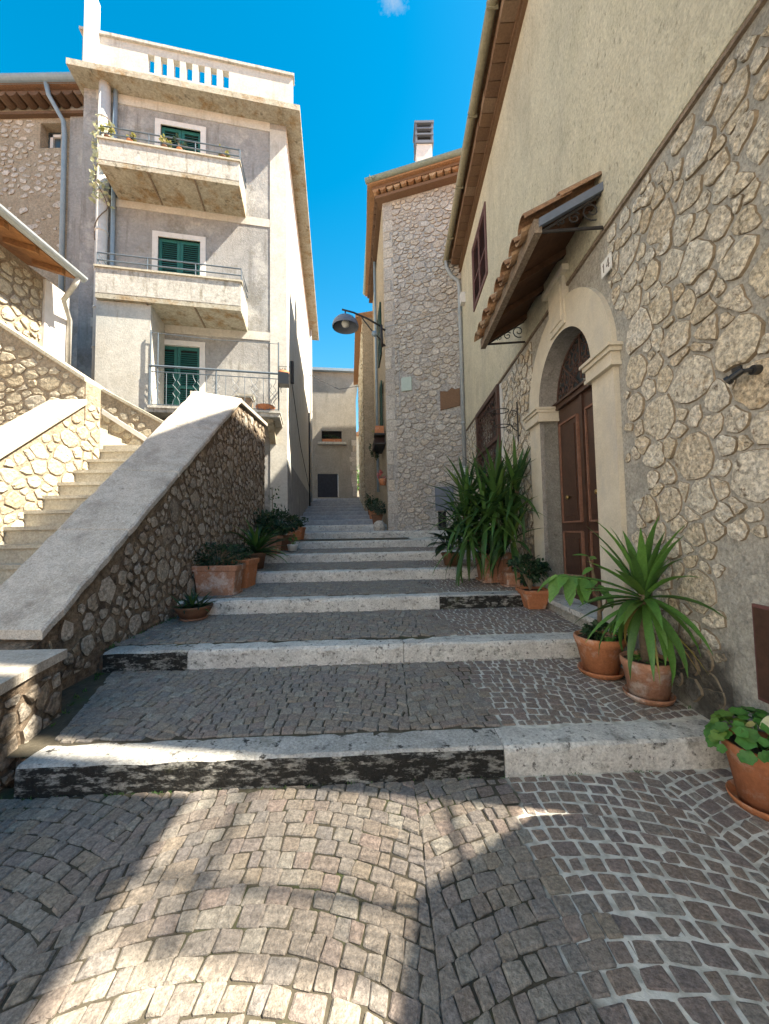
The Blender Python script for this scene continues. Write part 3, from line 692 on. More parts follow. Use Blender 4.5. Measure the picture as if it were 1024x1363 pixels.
th = MB(); th.fbox(RW, DC-RI-.04, DC+RI-.01, -.5, .14, .53, .585); t_ = th.build('threshold', 'travertine', hr)
th = MB(); th.fbox(RW, DC-RI-.02, DC+RI-.03, -.5, .10, .25, .529); th.build('threshold_base', 'mortar_right', t_)

# door
def leaf(sa, sb, hinge):
    o = MB(); o.fbox(RW, sa, sb, -.26, -.20, .585, ZS-.06); L = o.build('door_leaf', 'door_wood', hr)
    w = sb-sa
    for z0, z1 in ((.72, 1.45), (1.58, ZS-.28)):
        e = MB(); a, b = sa+.10, sb-.10
        for q, oo, mi in ((0, -.185, 0), (.035, -.192, 1), (.075, -.172, 0)):
            e.fbox(RW, a+q, b-q, -.21, oo, z0+q*1.1, z1-q*1.1, mi)
        # raised moulding frame
        for (a0, a1, c0_, c1_) in ((a-.012, a+.012, z0, z1), (b-.012, b+.012, z0, z1), (a, b, z0-.012, z0+.012), (a, b, z1-.012, z1+.012)):
            e.fbox(RW, a0, a1, -.21, -.168, c0_, c1_, 1)
        e.build('panel', 'door_wood', L, mats=['door_wood', 'door_edge'])
    kb = MB(); kz = 1.62; ks_ = (sa+.05) if hinge > 0 else (sb-.05)
    c = RW.p(ks_, -.24, kz); nn = RW.n
    kb.tube([RW.p((sa+sb)/2, -.20, 1.9), RW.p((sa+sb)/2, -.15, 1.9), RW.p((sa+sb)/2, -.135, 1.9), RW.p((sa+sb)/2, -.115, 1.9)], [.014, .014, .034, .022], 10)
    kb.build('knob', 'brass', L, True)
leaf(DC-RI+.0, DC-.006, -1); leaf(DC+.006, DC+RI, 1)
tr = MB(); tr.fbox(RW, DC-RI, DC+RI, -.26, -.15, ZS-.06, ZS+.03); tr.fbox(RW, DC-RI+.003, DC+RI-.003, -.255, -.12, ZS+.0, ZS+.028); tr.fbox(RW, DC-.03, DC+.03, -.21, -.175, .6, ZS-.062)
tr.build('door_transom', 'door_wood', hr)
fl = MB(); P = [RW.p(DC+RI*math.cos(t), -.24, ZS+.03+(RI-.03)*math.sin(t)) for t in np.linspace(0, math.pi, 21)]
fl.add(P, [tuple(range(21))]); fn = fl.build('fanlight_glass', 'glass', hr)
ir = MB()
def scroll(mb, F, cs, cz, r, o, turns=1.3, ph=0, sg=1, rad=.008, n=5):
    pts = []
    for t in np.linspace(0, 1, 15):
        a = ph+sg*t*turns*2*math.pi; q = r*(1-.78*t); pts.append(F.p(cs+q*math.cos(a), o, cz+q*math.sin(a)))
    mb.tube(pts, rad, n)
for t in np.linspace(0, math.pi, 5)[0:]: ir.tube([RW.p(DC+.1*math.cos(t), -.20, ZS+.04+.1*math.sin(t)), RW.p(DC+(RI-.02)*math.cos(t), -.20, ZS+.04+(RI-.04)*math.sin(t))], .013, 5)
ir.tube([RW.p(DC+(RI-.03)*math.cos(t), -.20, ZS+.035+(RI-.05)*math.sin(t)) for t in np.linspace(0, math.pi, 21)], .013, 5)
for t in np.linspace(.39, math.pi-.39, 4):
    for q, r in ((.27, .075), (.42, .10), (.57, .085)):
        for sg in (-1, 1):
            a = t+sg*.16
            scroll(ir, RW, DC+q*math.cos(a), ZS+.05+q*math.sin(a), r, -.195, ph=t+sg*2, sg=sg, rad=.009)
ir.build('fanlight_ironwork', 'iron_brown', hr)

# upper window with closed brown louvred shutters
def shutters(parent, F, s0, s1, z0, z1, o, m, name='shutter', rail=.055, leaves=2, thick=.04, pitch=.045):
    w = (s1-s0)/leaves
    for k in range(leaves):
        a, b = s0+k*w+.004, s0+(k+1)*w-.004; q = MB()
        q.fbox(F, a, a+rail, o-thick, o, z0, z1); q.fbox(F, b-rail, b, o-thick, o, z0, z1)
        mid = z0+(z1-z0)*.42
        for za, zb in ((z0, z0+rail*1.4), (mid-rail*.5, mid+rail*.5), (z1-rail*1.2, z1)): q.fbox(F, a+rail, b-rail, o-thick, o-.002, za, zb)
        L = q.build(name, m, parent)
        sl = MB()
        for za, zb in ((z0+rail*1.4, mid-rail*.5), (mid+rail*.5, z1-rail*1.2)):
            z = za
            while z+pitch < zb+.001:
                P = F.p
                sl.hexa([P(a+rail, o-thick+.002, z+pitch*.75), P(b-rail, o-thick+.002, z+pitch*.75), P(b-rail, o-.006, z+.004), P(a+rail, o-.006, z+.004),
                         P(a+rail, o-thick+.002, z+pitch*.92), P(b-rail, o-thick+.002, z+pitch*.92), P(b-rail, o-.006, z+.012), P(a+rail, o-.006, z+.012)])
                z += pitch
        sl.build('louvres', m, L)
        vd = MB(); vd.fbox(F, a+rail*.5, b-rail*.5, o-thick-.02, o-thick-.004, z0+.01, z1-.01); vd.build('backing', 'dark_void', L)
s0, s1, z0, z1 = hole_w
fr = MB()
for a in ((s0-.02, s0+.07, z0, z1), (s1-.07, s1+.02, z0, z1), (s0, s1, z1-.07, z1+.02), (s0, s1, z0-.02, z0+.05)): fr.fbox(RW, a[0], a[1], -.05, .06, a[2], a[3])
wf = fr.build('window_frame', 'brown_paint', hr)
shutters(hr, RW, s0+.07, s1-.07, z0+.05, z1-.07, .05, 'brown_paint', pitch=.06)
# small white box beside the downpipe
q = MB(); q.fbox(RW, 10.1, 10.3, .035, .16, 7.95, 8.25); q.build('junction_box', 'plaster_white', hr)

# barred window
s0, s1, z0, z1 = hole_g
fr = MB()
for a in ((s0-.05, s0+.05, z0-.05, z1+.05), (s1-.05, s1+.05, z0-.05, z1+.05), (s0, s1, z1-.05, z1+.05), (s0, s1, z0-.05, z0+.05), (s0, s1, 3.28, 3.36)): fr.fbox(RW, a[0], a[1], -.02, .09, a[2], a[3])
wf = fr.build('grille_frame', 'iron_brown', hr)
gi = MB()
for s in np.linspace(s0, s1, 9)[1:-1]: gi.tube([RW.p(s, .05, z0), RW.p(s, .05, z1)], .008, 5)
for i, s in enumerate(np.linspace(s0+.11, s1-.11, 8)):
    for z in np.arange(z0+.12, z1-.05, .19): scroll(gi, RW, s, z, .095, .06, ph=i, sg=(-1)**i, rad=.008, n=4)
gi.build('grille_scrolls', 'iron_brown', wf)
gl = MB(); gl.add([RW.p(s0, -.30, z0), RW.p(s1, -.30, z0), RW.p(s1, -.30, z1), RW.p(s0, -.30, z1)], [(0, 1, 2, 3)]); gl.build('window_pane', 'glass', hr)
wj = MB(); wj.fbox(RW, s0-.11, s0-.055, -.02, .035, z0-.05, z1+.04); wj.build('window_jamb', 'plaster_white', hr)
# brown meter door at the foot of the wall
md = MB(); md.fbox(RW, 1.95, 2.19, -.02, .025, .49, 1.04); mdo = md.build('meter_door', 'brown_paint', hr)
md = MB(); md.fbox(RW, 1.96, 2.175, .024, .032, .51, 1.02); md.build('meter_panel', 'door_wood', mdo)
# coarse plaster patch behind it
pp = MB(); P = [(S0+.003, .1), (2.34, .1), (2.37, .5), (2.31, .8), (2.34, 1.05), (2.26, 1.18), (2.14, 1.22), (S0+.003, 1.2)]
pp.prism([RW.p(s, -.01, z) for s, z in P], Vector(RW.n)*.024); pp.build('plaster_patch', 'mortar_right', hr)

# ---- tiled canopy over the door
cs0, cs1 = 3.45, 5.66
cp = thing('door_canopy', RW.p((cs0+cs1)/2, 0, 4.4), 'small tiled canopy on scrolled iron brackets above the arched door', 'canopy')
zf, zbk, of = 4.50, 4.86, .66
def slope(o): return zbk+(zf-zbk)*o/of
bd = MB()
bd.hexa([RW.p(cs0, .02, zbk-.03), RW.p(cs1, .02, zbk-.03), RW.p(cs1, of, zf-.03), RW.p(cs0, of, zf-.03), RW.p(cs0, .02, zbk), RW.p(cs1, .02, zbk), RW.p(cs1, of, zf), RW.p(cs0, of, zf)])
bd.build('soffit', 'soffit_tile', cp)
for s in (cs0+.12, cs0+.78, cs0+1.44, cs1-.12):
    r_ = MB(); r_.hexa([RW.p(s-.035, .02, zbk-.11), RW.p(s+.035, .02, zbk-.11), RW.p(s+.035, of-.02, zf-.11), RW.p(s-.035, of-.02, zf-.11), RW.p(s-.035, .02, zbk-.032), RW.p(s+.035, .02, zbk-.032), RW.p(s+.035, of-.02, zf-.032), RW.p(s-.035, of-.02, zf-.032)])
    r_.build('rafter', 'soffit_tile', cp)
fb = MB(); fb.fbox(RW, cs0-.03, cs1+.06, of-.03, of+.045, zf-.12, zf+.02); fb.build('front_beam', 'wood_old', cp)
fb = MB(); fb.hexa([RW.p(cs0-.05, .0, zbk-.07), RW.p(cs0, .0, zbk-.07), RW.p(cs0, of, zf-.07), RW.p(cs0-.05, of, zf-.07), RW.p(cs0-.05, 0, zbk+.012), RW.p(cs0, 0, zbk+.012), RW.p(cs0, of, zf+.012), RW.p(cs0-.05, of, zf+.012)])
fb.build('verge_board', 'meter_grey', cp)
rt = random.Random(8)
def barrel(s, o0, o1, w0, w1, up, seg=7, down=False, lift=.0):
    V = []
    for th_ in (0, .014):
        for o, w in ((o0, w0), (o1, w1)):
            for j in range(seg+1):
                t = math.pi*j/seg; r = w-th_
                zz = (math.sin(t)*r)*(-.75 if down else .9)
                V.append(RW.p(s+r*math.cos(t), o, slope(o)+up+zz+(lift if o == o1 else 0)))
    n = seg+1; f = []
    for j in range(seg): f += [(j, j+1, n+j+1, n+j), (2*n+j, 3*n+j, 3*n+j+1, 2*n+j+1), (n+j, n+j+1, 3*n+j+1, 3*n+j), (j, 2*n+j, 2*n+j+1, j+1)]
    f += [(0, n, 3*n, 2*n), (seg, 2*n+seg, 3*n+seg, n+seg)]
    return V, f
NT = 8; pit = (cs1-cs0)/(NT-1)
for i in range(NT):
    s = cs0+.04+i*pit*.985
    if i < NT-1:
        for (o0, o1, u) in ((.02, .42, .10), (.34, of+.12, .085)):
            V, f = barrel(s+pit/2, o0, o1, .112, .10, u+.01, down=True); mesh_obj('channel_tile', V, f, 'roof_tile', cp)
    for (o0, o1, u) in ((.02, .45, .10), (.33, of+.15+rt.uniform(-.015, .02), .085)):
        V, f = barrel(s+rt.uniform(-.01, .01), o0, o1, .088, .112, u+rt.uniform(0, .012)); mesh_obj('cover_tile', V, f, 'roof_tile', cp)
for s in (cs0+.0, cs1-.03):
    b = MB(); b.tube([RW.p(s, .0, 4.43), RW.p(s, of-.02, zf-.09)], .016, 6); b.tube([RW.p(s, .02, 4.40), RW.p(s, .02, zbk-.06)], .014, 6)
    b.tube([RW.p(s, .02, zbk-.09), RW.p(s, of-.02, zf-.10)], .014, 6)
    Fp = Frame(RW.p(s, 0, 0)[:2], RW.n[:2], RW.u[:2])
    scroll(b, Fp, .13, 4.60, .10, 0, ph=-2, rad=.008); scroll(b, Fp, .30, 4.535, .065, 0, ph=2.4, sg=-1, rad=.008); scroll(b, Fp, .43, 4.505, .045, 0, ph=-1, rad=.007)
    b.build('bracket', 'iron', cp)

# number plate, spotlight, pot ring
npl = MB(); F = RW; npl.prism([RW.p(3.31, .045, 3.92), RW.p(3.47, .045, 3.92), RW.p(3.47, .045, 4.07), RW.p(3.31, .045, 4.07)], Vector(RW.n)*.012)
nplate = tag(npl.build('number_plate', 'white_ceramic'), 'white ceramic house number plate beside the arch, set in rubble', 'sign')
def tube_text(strokes, s_c, z_c, size, o, parent):
    for st in strokes:
        q = MB(); q.tube([RW.p(s_c-(x-.5)*size, o, z_c+(y-.5)*size*1.5) for x, y in st], .0045, 5); q.build('digit', 'ink', parent)
tube_text([[(.2, .75), (.42, .98), (.42, .02)]], 3.42, 3.995, .06, .058, nplate)
tube_text([[(.72, .02), (.72, .98), (.1, .32), (.95, .32)]], 3.355, 3.995, .06, .058, nplate)
sl = thing('spotlight', RW.p(2.12, .03, 2.38), 'small black wall spotlight fixed on a big pale stone', 'spotlight')
b = MB(); b.tube([RW.p(2.06, .0, 2.385), RW.p(2.06, .05, 2.385)], .028, 12); b.tube([RW.p(2.06, .05, 2.385), RW.p(2.08, .07, 2.39), RW.p(2.10, .085, 2.395)], .012, 6); b.build('base', 'black_plastic', sl, False)
b = MB(); c = Vector(RW.p(2.10, .085, 2.39)); d = Vector(RW.p(2.145, .11, 2.362))-c; b.tube([c-d*.3, c+d*.8, c+d*.82, c+d*1.2], [.020, .020, .027, .027], 10); b.build('lamp_head', 'black_plastic', sl)
b = MB(); b.fbox(RW, 2.09, 2.145, .075, .09, 2.405, 2.428); b.build('sensor', 'black_plastic', sl)
pb = thing('pot_bracket', RW.p(6.05, 0, 3.3), 'empty scrolled iron flower pot ring fixed left of the arched door', 'bracket')
b = MB(); sb_ = 6.05; b.tube([RW.p(sb_, .055, 2.95), RW.p(sb_, .055, 3.62)], .012, 6); b.tube([RW.p(sb_, .055, 3.05), RW.p(sb_, .0, 3.05)], .010, 6); b.tube([RW.p(sb_, .055, 3.5), RW.p(sb_, .0, 3.5)], .010, 6)
Fp = Frame(RW.p(sb_, 0, 0)[:2], RW.n[:2], RW.u[:2])
b.tube([Fp.p(.055, 0, 3.46), Fp.p(.15, 0, 3.48), Fp.p(.20, 0, 3.4), Fp.p(.19, 0, 3.25), Fp.p(.1, 0, 3.15), Fp.p(.055, 0, 3.13)], .009, 5)
scroll(b, Fp, .11, 3.40, .045, 0, rad=.006); scroll(b, Fp, .11, 3.24, .045, 0, sg=-1, rad=.006); scroll(b, Fp, .2, 3.12, .04, 0, rad=.006)
b.build('wall_bracket', 'iron', pb)
b = MB()
for z, rr_, oc in ((3.47, .14, .34), (3.22, .11, .31)): b.tube([Fp.p(oc+rr_*math.cos(t), rr_*math.sin(t), z) for t in np.linspace(0, 2*math.pi, 21)], .009, 5, caps=False)
b.build('ring', 'iron', pb)

# ---- added unseen wall, balcony and trellis beside the camera, shaping the sun patch
gw = MB(); gw.prism([(2.15, -3.0, 0), (2.15, 1.82, 0), (2.15, 1.82, 1.85), (2.15, 1.3, 2.72), (2.15, .6, 2.95), (2.15, -3.0, 3.0)], (.3, 0, 0))
tag(gw.build('sun_blocker_wall', 'mortar_right'), 'unseen added wall whose sloping end shapes the sun patch', 'wall')
bs = thing('sun_blocker_balcony', (2.2, 0, 4.2), 'unseen added balcony that blocks sun from the forecourt', 'balcony')
b = MB(); b.box(.75, 2.3, -3.0, 1.72, 4.50, 4.64); b.build('slab', 'concrete_rail', bs)
b = MB(); b.box(2.17, 2.27, 1.22, 1.26, 2.5, 4.49); b.build('post', 'wood_old', bs)  # added post, casts the dark band across the sun patch
b = MB(); b.box(2.15, 2.42, -3.0, 1.70, 5.6, 9.4); b.build('blocker_upper_wall', 'plaster_cream', bs)
b = MB(); b.box(2.15, 2.3, -3.0, 1.71, 4.65, 5.6); b.build('parapet', 'plaster_cream', bs)

tl = thing('sun_dimming_trellis', (2.2, 1.3, 2.2), 'unseen added slat screen that dims the sun patch', 'trellis')
for k in range(23):
    y = .95+.04*k; b = MB(); b.box(2.34, 2.352, y, y+.022, 2.2, 4.5); b.build('slat', 'wood_old', tl)  # slats added to thin and soften the sun patch
for z in (2.7, 4.2):
    b = MB(); b.box(2.353, 2.38, .9, 1.86, z, z+.03); b.build('rail', 'wood_old', tl)

# ---- square and house added unseen behind the viewpoint to bounce sunlight
sq = MB(); sq.add([(-9, -16, -.02), (12, -16, -.02), (12, -2.98, -.02), (-9, -2.98, -.02)], [(0, 1, 2, 3)])
tag(sq.build('square', 'ground_far'), 'unseen added square that bounces sunlight into the street', 'square', kind='structure')
LH = Frame((-6.2, -15), (0, 1), (1, 0))
hl = thing('bounce_fill_house', LH.p(7, 0, 0), 'unseen added white house front that bounces sunlight into the street', 'house')
wl3 = [(1.5+2.6*i, 2.5+2.6*i, z, z+1.6) for i in range(5) for z in (1.4, 4.6, 8.2)]
m = MB(); wall_holes(m, LH, 0, 14.4, -.1, 12.6, wl3, .18); m.add([LH.p(14.4, 0, -.1), LH.p(14.4, -5, -.1), LH.p(14.4, -5, 12.6), LH.p(14.4, 0, 12.6)], [(0, 1, 2, 3)]); m.build('wall', 'plaster_white', hl)
for a, b, c, d in wl3:
    m = MB(); m.fbox(LH, a, b, -.16, -.10, c, d); m.build('shutter', 'shutter_green', hl)
m = MB(); m.hexa([LH.p(-.3, .4, 12.6), LH.p(14.6, .4, 12.6), LH.p(14.6, -5, 14), LH.p(-.3, -5, 14), LH.p(-.3, .4, 12.75), LH.p(14.6, .4, 12.75), LH.p(14.6, -5, 14.2), LH.p(-.3, -5, 14.2)]); m.build('roof', 'roof_tile', hl)

# ================================================================= rubble house in the middle (C)
hc = thing('rubble_house', CF.p(1, 0, 1.3), 'tall grey rubble stone house with tiled eave and white chimney', 'house')
ZC = 12.05
m = MB(); m.add([CF.p(-.1, 0, .8), CF.p(3.2, 0, .8), CF.p(3.2, 0, ZC), CF.p(-.1, 0, ZC)], [(0, 1, 2, 3)])
m.build('front_wall', 'mortar_grey', hc)
LC = 5.2
m = MB(); wall_holes(m, CS, 0, LC, .8, ZC, [(1.0, 2.1, 7.6, 9.4), (.7, 1.8, 4.55, 6.5)], .2)
m.add([CS.p(LC, 0, .8), CS.p(LC, -4, .8), CS.p(LC, -4, ZC), CS.p(LC, 0, ZC)], [(0, 1, 2, 3)])
m.add([CF.p(3.2, 0, .8), CS.p(LC, -4, .8), CS.p(LC, -4, ZC), CF.p(3.2, 0, ZC)], [(0, 1, 2, 3)])
m.build('side_wall', 'mortar_tan', hc)
shutters(hc, CS, .98, 2.12, 7.58, 9.42, .06, 'shutter_dark', pitch=.07)
# open lower shutters standing off the side wall
shutters(hc, CS, .62, 1.2, 4.6, 6.5, .10, 'shutter_dark', leaves=1, pitch=.07)
for a, b, zz0, zz1 in ((.12, .24, ZC, ZC+.09), (.30, .34, ZC+.22, ZC+.30)):
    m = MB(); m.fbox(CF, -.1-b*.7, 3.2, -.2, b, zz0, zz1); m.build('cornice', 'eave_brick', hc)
    m = MB(); m.fbox(CS, -.05, LC, -.2, b*.7, zz0+.002, zz1-.002); m.build('cornice', 'eave_shaded', hc)
rr = random.Random(2)
def corbel(F, s, o0, o1, z, r, parent, m='roof_tile'):
    V = []; n = 7
    for o in (o0, o1):
        for j in range(n): t = math.pi+math.pi*j/(n-1); V.append(F.p(s+r*math.cos(t), o, z+r*.9*math.sin(t)))
    mesh_obj('eave_tile', V, [(j, j+1, n+j+1, n+j) for j in range(n-1)]+[tuple(reversed(range(n))), tuple(range(n, 2*n))], m, parent)
s = -.22
while s < 2.3: corbel(CF, s, .02, .32+rr.uniform(-.02, .02), ZC+.215, .105, hc); s += .225
s = .05
while s < LC: corbel(CS, s, .02, .22, ZC+.215, .105, hc, 'eave_shaded'); s += .225
m = MB()
def gutter(mb, F, s0, s1, o, z, r, n=8):
    gp = []
    for q in (s0, s1):
        for j in range(n+1): t = math.pi+math.pi*j/n; gp.append(F.p(q, o+r*math.cos(t), z+r*math.sin(t)))
        for j in range(n, -1, -1): t = math.pi+math.pi*j/n; gp.append(F.p(q, o+(r-.01)*math.cos(t), z+(r-.01)*math.sin(t)))
    m2 = 2*n+2; mb.add(gp, [(j, (j+1) % m2, m2+(j+1) % m2, m2+j) for j in range(m2)]+[tuple(range(m2)), tuple(reversed(range(m2, 2*m2)))])
gutter(m, CF, -.50, 3.0, .46, ZC+.46, .10); gutter(m, CS, -.50, LC, .34, ZC+.46, .10)
m.build('gutter', 'gutter_green', hc)
m = MB(); A = [CF.p(-.46, .44, ZC+.36), CF.p(3.3, .44, ZC+.36), CS.p(LC, -4.2, ZC+.36), CS.p(LC, .33, ZC+.36)]
cxy = CF.p(1.6, -2.2, ZC+1.4)
m.add(A+[cxy]+[(q[0], q[1], ZC+.31) for q in A], [(0, 1, 4), (1, 2, 4), (2, 3, 4), (3, 0, 4), (8, 7, 6, 5), (0, 5, 6, 1), (1, 6, 7, 2), (2, 7, 8, 3), (3, 8, 5, 0)])
m.build('roof', 'roof_tile', hc)
ch = MB(); cx, cy = 1.62, 12.45; ch.box(cx-.27, cx+.27, cy-.27, cy+.27, ZC+.5, 15.0); cho = ch.build('chimney', 'plaster_white', hc)
ch = MB(); ch.box(cx-.22, cx+.22, cy-.22, cy+.22, 15.0, 15.8); ch.build('flue', 'dark_void', cho)
ch = MB(); ch.box(cx-.32, cx+.32, cy-.32, cy+.32, 15.0, 15.1); 
for z in (15.30, 15.52): ch.box(cx-.32, cx+.32, cy-.32, cy+.32, z, z+.06)
for a in (-1, 1):
    for b in (-1, 1): ch.box(cx+a*.28-.03, cx+a*.28+.03, cy+b*.28-.03, cy+b*.28+.03, 15.1, 15.72)
ch.box(cx-.34, cx+.34, cy-.34, cy+.34, 15.72, 15.80); ch.build('chimney_cap', 'meter_grey', cho)
def in_c(s, z): return s > -.09 and s < 2.35 and z > zat(CF.p(s, 0, 0)[0], CF.p(s, 0, 0)[1]-.1)-.05 and z < ZC-.02 and not (1.32 < s < 1.98 and z < 2.85) and not (.38 < s < .78 and 5.75 < z < 6.3) and not (1.55 < s < 2.2 and 5.0 < z < 5.75)
rs = random.Random(21)
cells = stone_cells((.22, 2.35, 1.2, ZC), .07, .20, .02, 1.6, rs, power=1.4, tries=9000, inside=in_c)
q = []; z = 1.4; rq = random.Random(31)
while z < ZC-.3:                                                   # squared corner stones
    h_ = rq.uniform(.24, .46); w_ = rq.uniform(.18, .30) if rq.random() < .6 else rq.uniform(.30, .34)
    q.append([(-.09, z+.012), (w_-.09, z+.012), (w_-.09, z+h_-.012), (-.09, z+h_-.012)]); z += h_
def blocks(parent, F, polys, m, h, o=0, name='stone', seed=1):
    r = random.Random(seed)
    for p in polys:
        n = len(p); c = centroid(p); V = []
        pj = [(a+r.uniform(-.008, .008), b+r.uniform(-.008, .008)) for a, b in p]
        for k_, hh in ((1, -.02), (1, h*.6), (.9, h)): V += [F.p(c[0]+(a-c[0])*k_, o+hh+r.uniform(-.004, .004), c[1]+(b-c[1])*k_) for a, b in pj]
        f = [(a*n+j, a*n+(j+1) % n, (a+1)*n+(j+1) % n, (a+1)*n+j) for a in (0, 1) for j in range(n)]+[tuple(range(2*n, 3*n))]
        mesh_obj(name, V, f, m, parent)
blocks(hc, CF, q, 'stone_grey', .018, name='corner_stone')
lay_stones(hc, CF, cells, 'stone_grey', h=(.012, .04), seed=6, limit=270, rough=.18)
b = MB(); b.fbox(CF, .42, .74, 0, .06, 5.80, 6.22); b.build('junction_box', 'box_green', hc)
b = MB(); P = [(1.60, 5.08), (2.18, 5.16), (2.18, 5.68), (2.05, 5.66), (1.95, 5.72), (1.82, 5.62), (1.60, 5.66)]; b.prism([CF.p(s, -.01, z) for s, z in P], Vector(CF.n)*.05); b.build('terracotta_slab', 'eave_brick', hc)
b = MB(); b.fbox(CF, 1.38, 1.92, -.01, .05, 2.08, 2.78); mb_ = b.build('meter_cabinet', 'meter_grey', hc)
b = MB(); b.fbox(CF, 1.43, 1.87, .048, .058, 2.13, 2.73); b.build('cabinet_door', 'meter_grey', mb_)
b = MB(); b.fbox(CF, 1.45, 1.68, -.01, .025, 1.36, 2.06); b.build('duct_cover', 'dark_void', hc)
b = MB(); b.fbox(CF, 1.54, 1.58, .02, .045, 1.42, 2.06); b.build('meter_pipe', 'iron', hc)
b = MB(); b.tube([CF.p(-.08, .03, 7.92), CF.p(1.0, .03, 8.0), CF.p(2.3, .03, 8.1)], .012, 5); b.tube([CF.p(.32, .03, 7.1), CF.p(.36, .03, 6.9), CF.p(.36, .03, 5.2)], .010, 5); b.build('cable', 'zinc', hc)
b = MB(); b.tube([CS.p(2.6, .08, ZC), CS.p(2.6, .08, 3)], .05, 8); b.build('downpipe', 'zinc_blue', hc, True)

# street lamp on the corner
lp = thing('street_lamp', (-.05, 11.22, 7.2), 'dark dome street lamp on a curved arm at the rubble house corner', 'street lamp')
b = MB(); b.tube([(.02, 11.2, 7.25), (.0, 11.2, 7.6), (.0, 11.2, 7.95)], .045, 8)
b.tube([(.0, 11.2, 7.9), (-.45, 11.1, 8.12), (-.85, 11.02, 8.26), (-1.2, 10.98, 8.34)], .028, 7); b.tube([(.0, 11.2, 7.45), (-.28, 11.14, 7.72), (-.6, 11.06, 8.12)], .018, 6)
b.tube([(-1.1, 11, 8.32), (-1.1, 11, 8.15)], .022, 6); b.build('arm', 'iron', lp, True)
b = MB(); b.tube([CF.p(-.08, -.02, 7.35), (-.0, 11.2, 7.35)], .03, 6); b.tube([CF.p(-.08, -.02, 7.85), (-.0, 11.2, 7.85)], .03, 6); b.build('wall_clamp', 'iron', lp)
b = MB(); b.lathe((-1.1, 11, 7.78), [(.40, 0), (.41, .04), (.37, .17), (.27, .28), (.14, .36), (.04, .39), (.0, .40)], 20); b.lathe((-1.1, 11, 7.78), [(.39, .005), (.35, .16), (.25, .27), (0, .33)], 20); b.build('lamp_shade', 'zinc_dark' if 'zinc_dark' in MATS else 'meter_grey', lp, True)
b = MB(); b.lathe((-1.1, 11, 7.84), [(0, -.05), (.09, -.03), (.13, .06), (.09, .14), (0, .18)], 14); b.build('lamp_bulb', 'white_ceramic', lp, True)
b = MB(); b.lathe((-.22, 11.1, 7.62), [(0, -.09), (.07, -.06), (.09, 0), (.07, .06), (0, .09)], 12); b.build('junction_ball', 'zinc_blue', lp, True)

# house behind it, rough stone (C2)
h2 = thing('narrow_stone_house', CS.p(8, 0, 2.6), 'rough brown stone house behind the rubble house along the lane', 'house')
m = MB(); Z2 = 11.4
a0, a1 = LC+.06, 13.2
m.add([CS.p(a0, .46, 1), CS.p(a1, .46, 1), CS.p(a1, .46, Z2), CS.p(a0, .46, Z2)], [(0, 1, 2, 3)])
m.add([CS.p(a0, .46, 1), CS.p(a0, -5, 1), CS.p(a0, -5, Z2), CS.p(a0, .46, Z2)], [(0, 1, 2, 3)]); m.add([CS.p(a1, .46, 1), CS.p(a1, -5, 1), CS.p(a1, -5, Z2), CS.p(a1, .46, Z2)], [(0, 1, 2, 3)])
m.build('wall', 'mortar_tan', h2)
m = MB(); m.hexa([CS.p(a0, .80, Z2), CS.p(a1, .80, Z2), CS.p(a1, -5, Z2+1.2), CS.p(a0, -5, Z2+1.2), CS.p(a0, .80, Z2+.16), CS.p(a1, .80, Z2+.16), CS.p(a1, -5, Z2+1.36), CS.p(a0, -5, Z2+1.36)]); m.build('roof', 'roof_tile', h2)
rs = random.Random(41)
cells = stone_cells((a0, a1, 2.5, Z2), .12, .26, .03, 1.5, rs, tries=3500)
lay_stones(h2, CS, cells, 'stone_tan', o=.46, h=(.02, .06), seed=9, limit=120, rough=.15)

# ================================================================= tall house with balconies (A)
ha = thing('balcony_house', AF.p(2.5, 0, 1.5), 'tall grey plastered house with three balconies and green shutters', 'house')
ZA = 13.66; WA = 5.0; LA = 12.2
wins = [(2.36, 3.40, 10.86, 13.0), (2.34, 3.42, 7.42, 9.72), (2.33, 3.50, 4.72, 6.68)]
m = MB(); wall_holes(m, AF, 0, WA+.3, .2, ZA, wins, .16); m.build('front_wall', 'plaster_grey', ha)
m = MB(); m.add([AS.p(0, 0, .2), AS.p(LA, 0, .2), AS.p(LA, 0, ZA), AS.p(0, 0, ZA)], [(0, 1, 2, 3)])
bl = AF.p(WA+.3, 0, 0); bk = AS.p(LA, -6.5, 0)
m.add([(bl[0], bl[1], .2), (bk[0], bk[1], .2), (bk[0], bk[1], ZA), (bl[0], bl[1], ZA)], [(0, 1, 2, 3)])
m.add([AS.p(LA, 0, .2), (bk[0], bk[1], .2), (bk[0], bk[1], ZA), AS.p(LA, 0, ZA)], [(0, 1, 2, 3)])
m.build('side_wall', 'plaster_side', ha)
# pale corner strip, floor bands
m = MB(); m.fbox(AF, -.004, .46, -.05, .022, 2.0, ZA-.2); m.build('corner_strip', 'plaster_pale', ha)
for z0, z1 in ((ZA-.28, ZA), (10.42, 10.66), (7.02, 7.26)):
    m = MB(); m.fbox(AF, .462, 5.0, -.05, .018, z0, z1); m.build('floor_band', 'plaster_pale', ha)
m = MB(); m.fbox(AS, .0, LA, -.05, .012, 2.0, 3.6); m.build('plinth_patch', 'plaster_grey', ha)
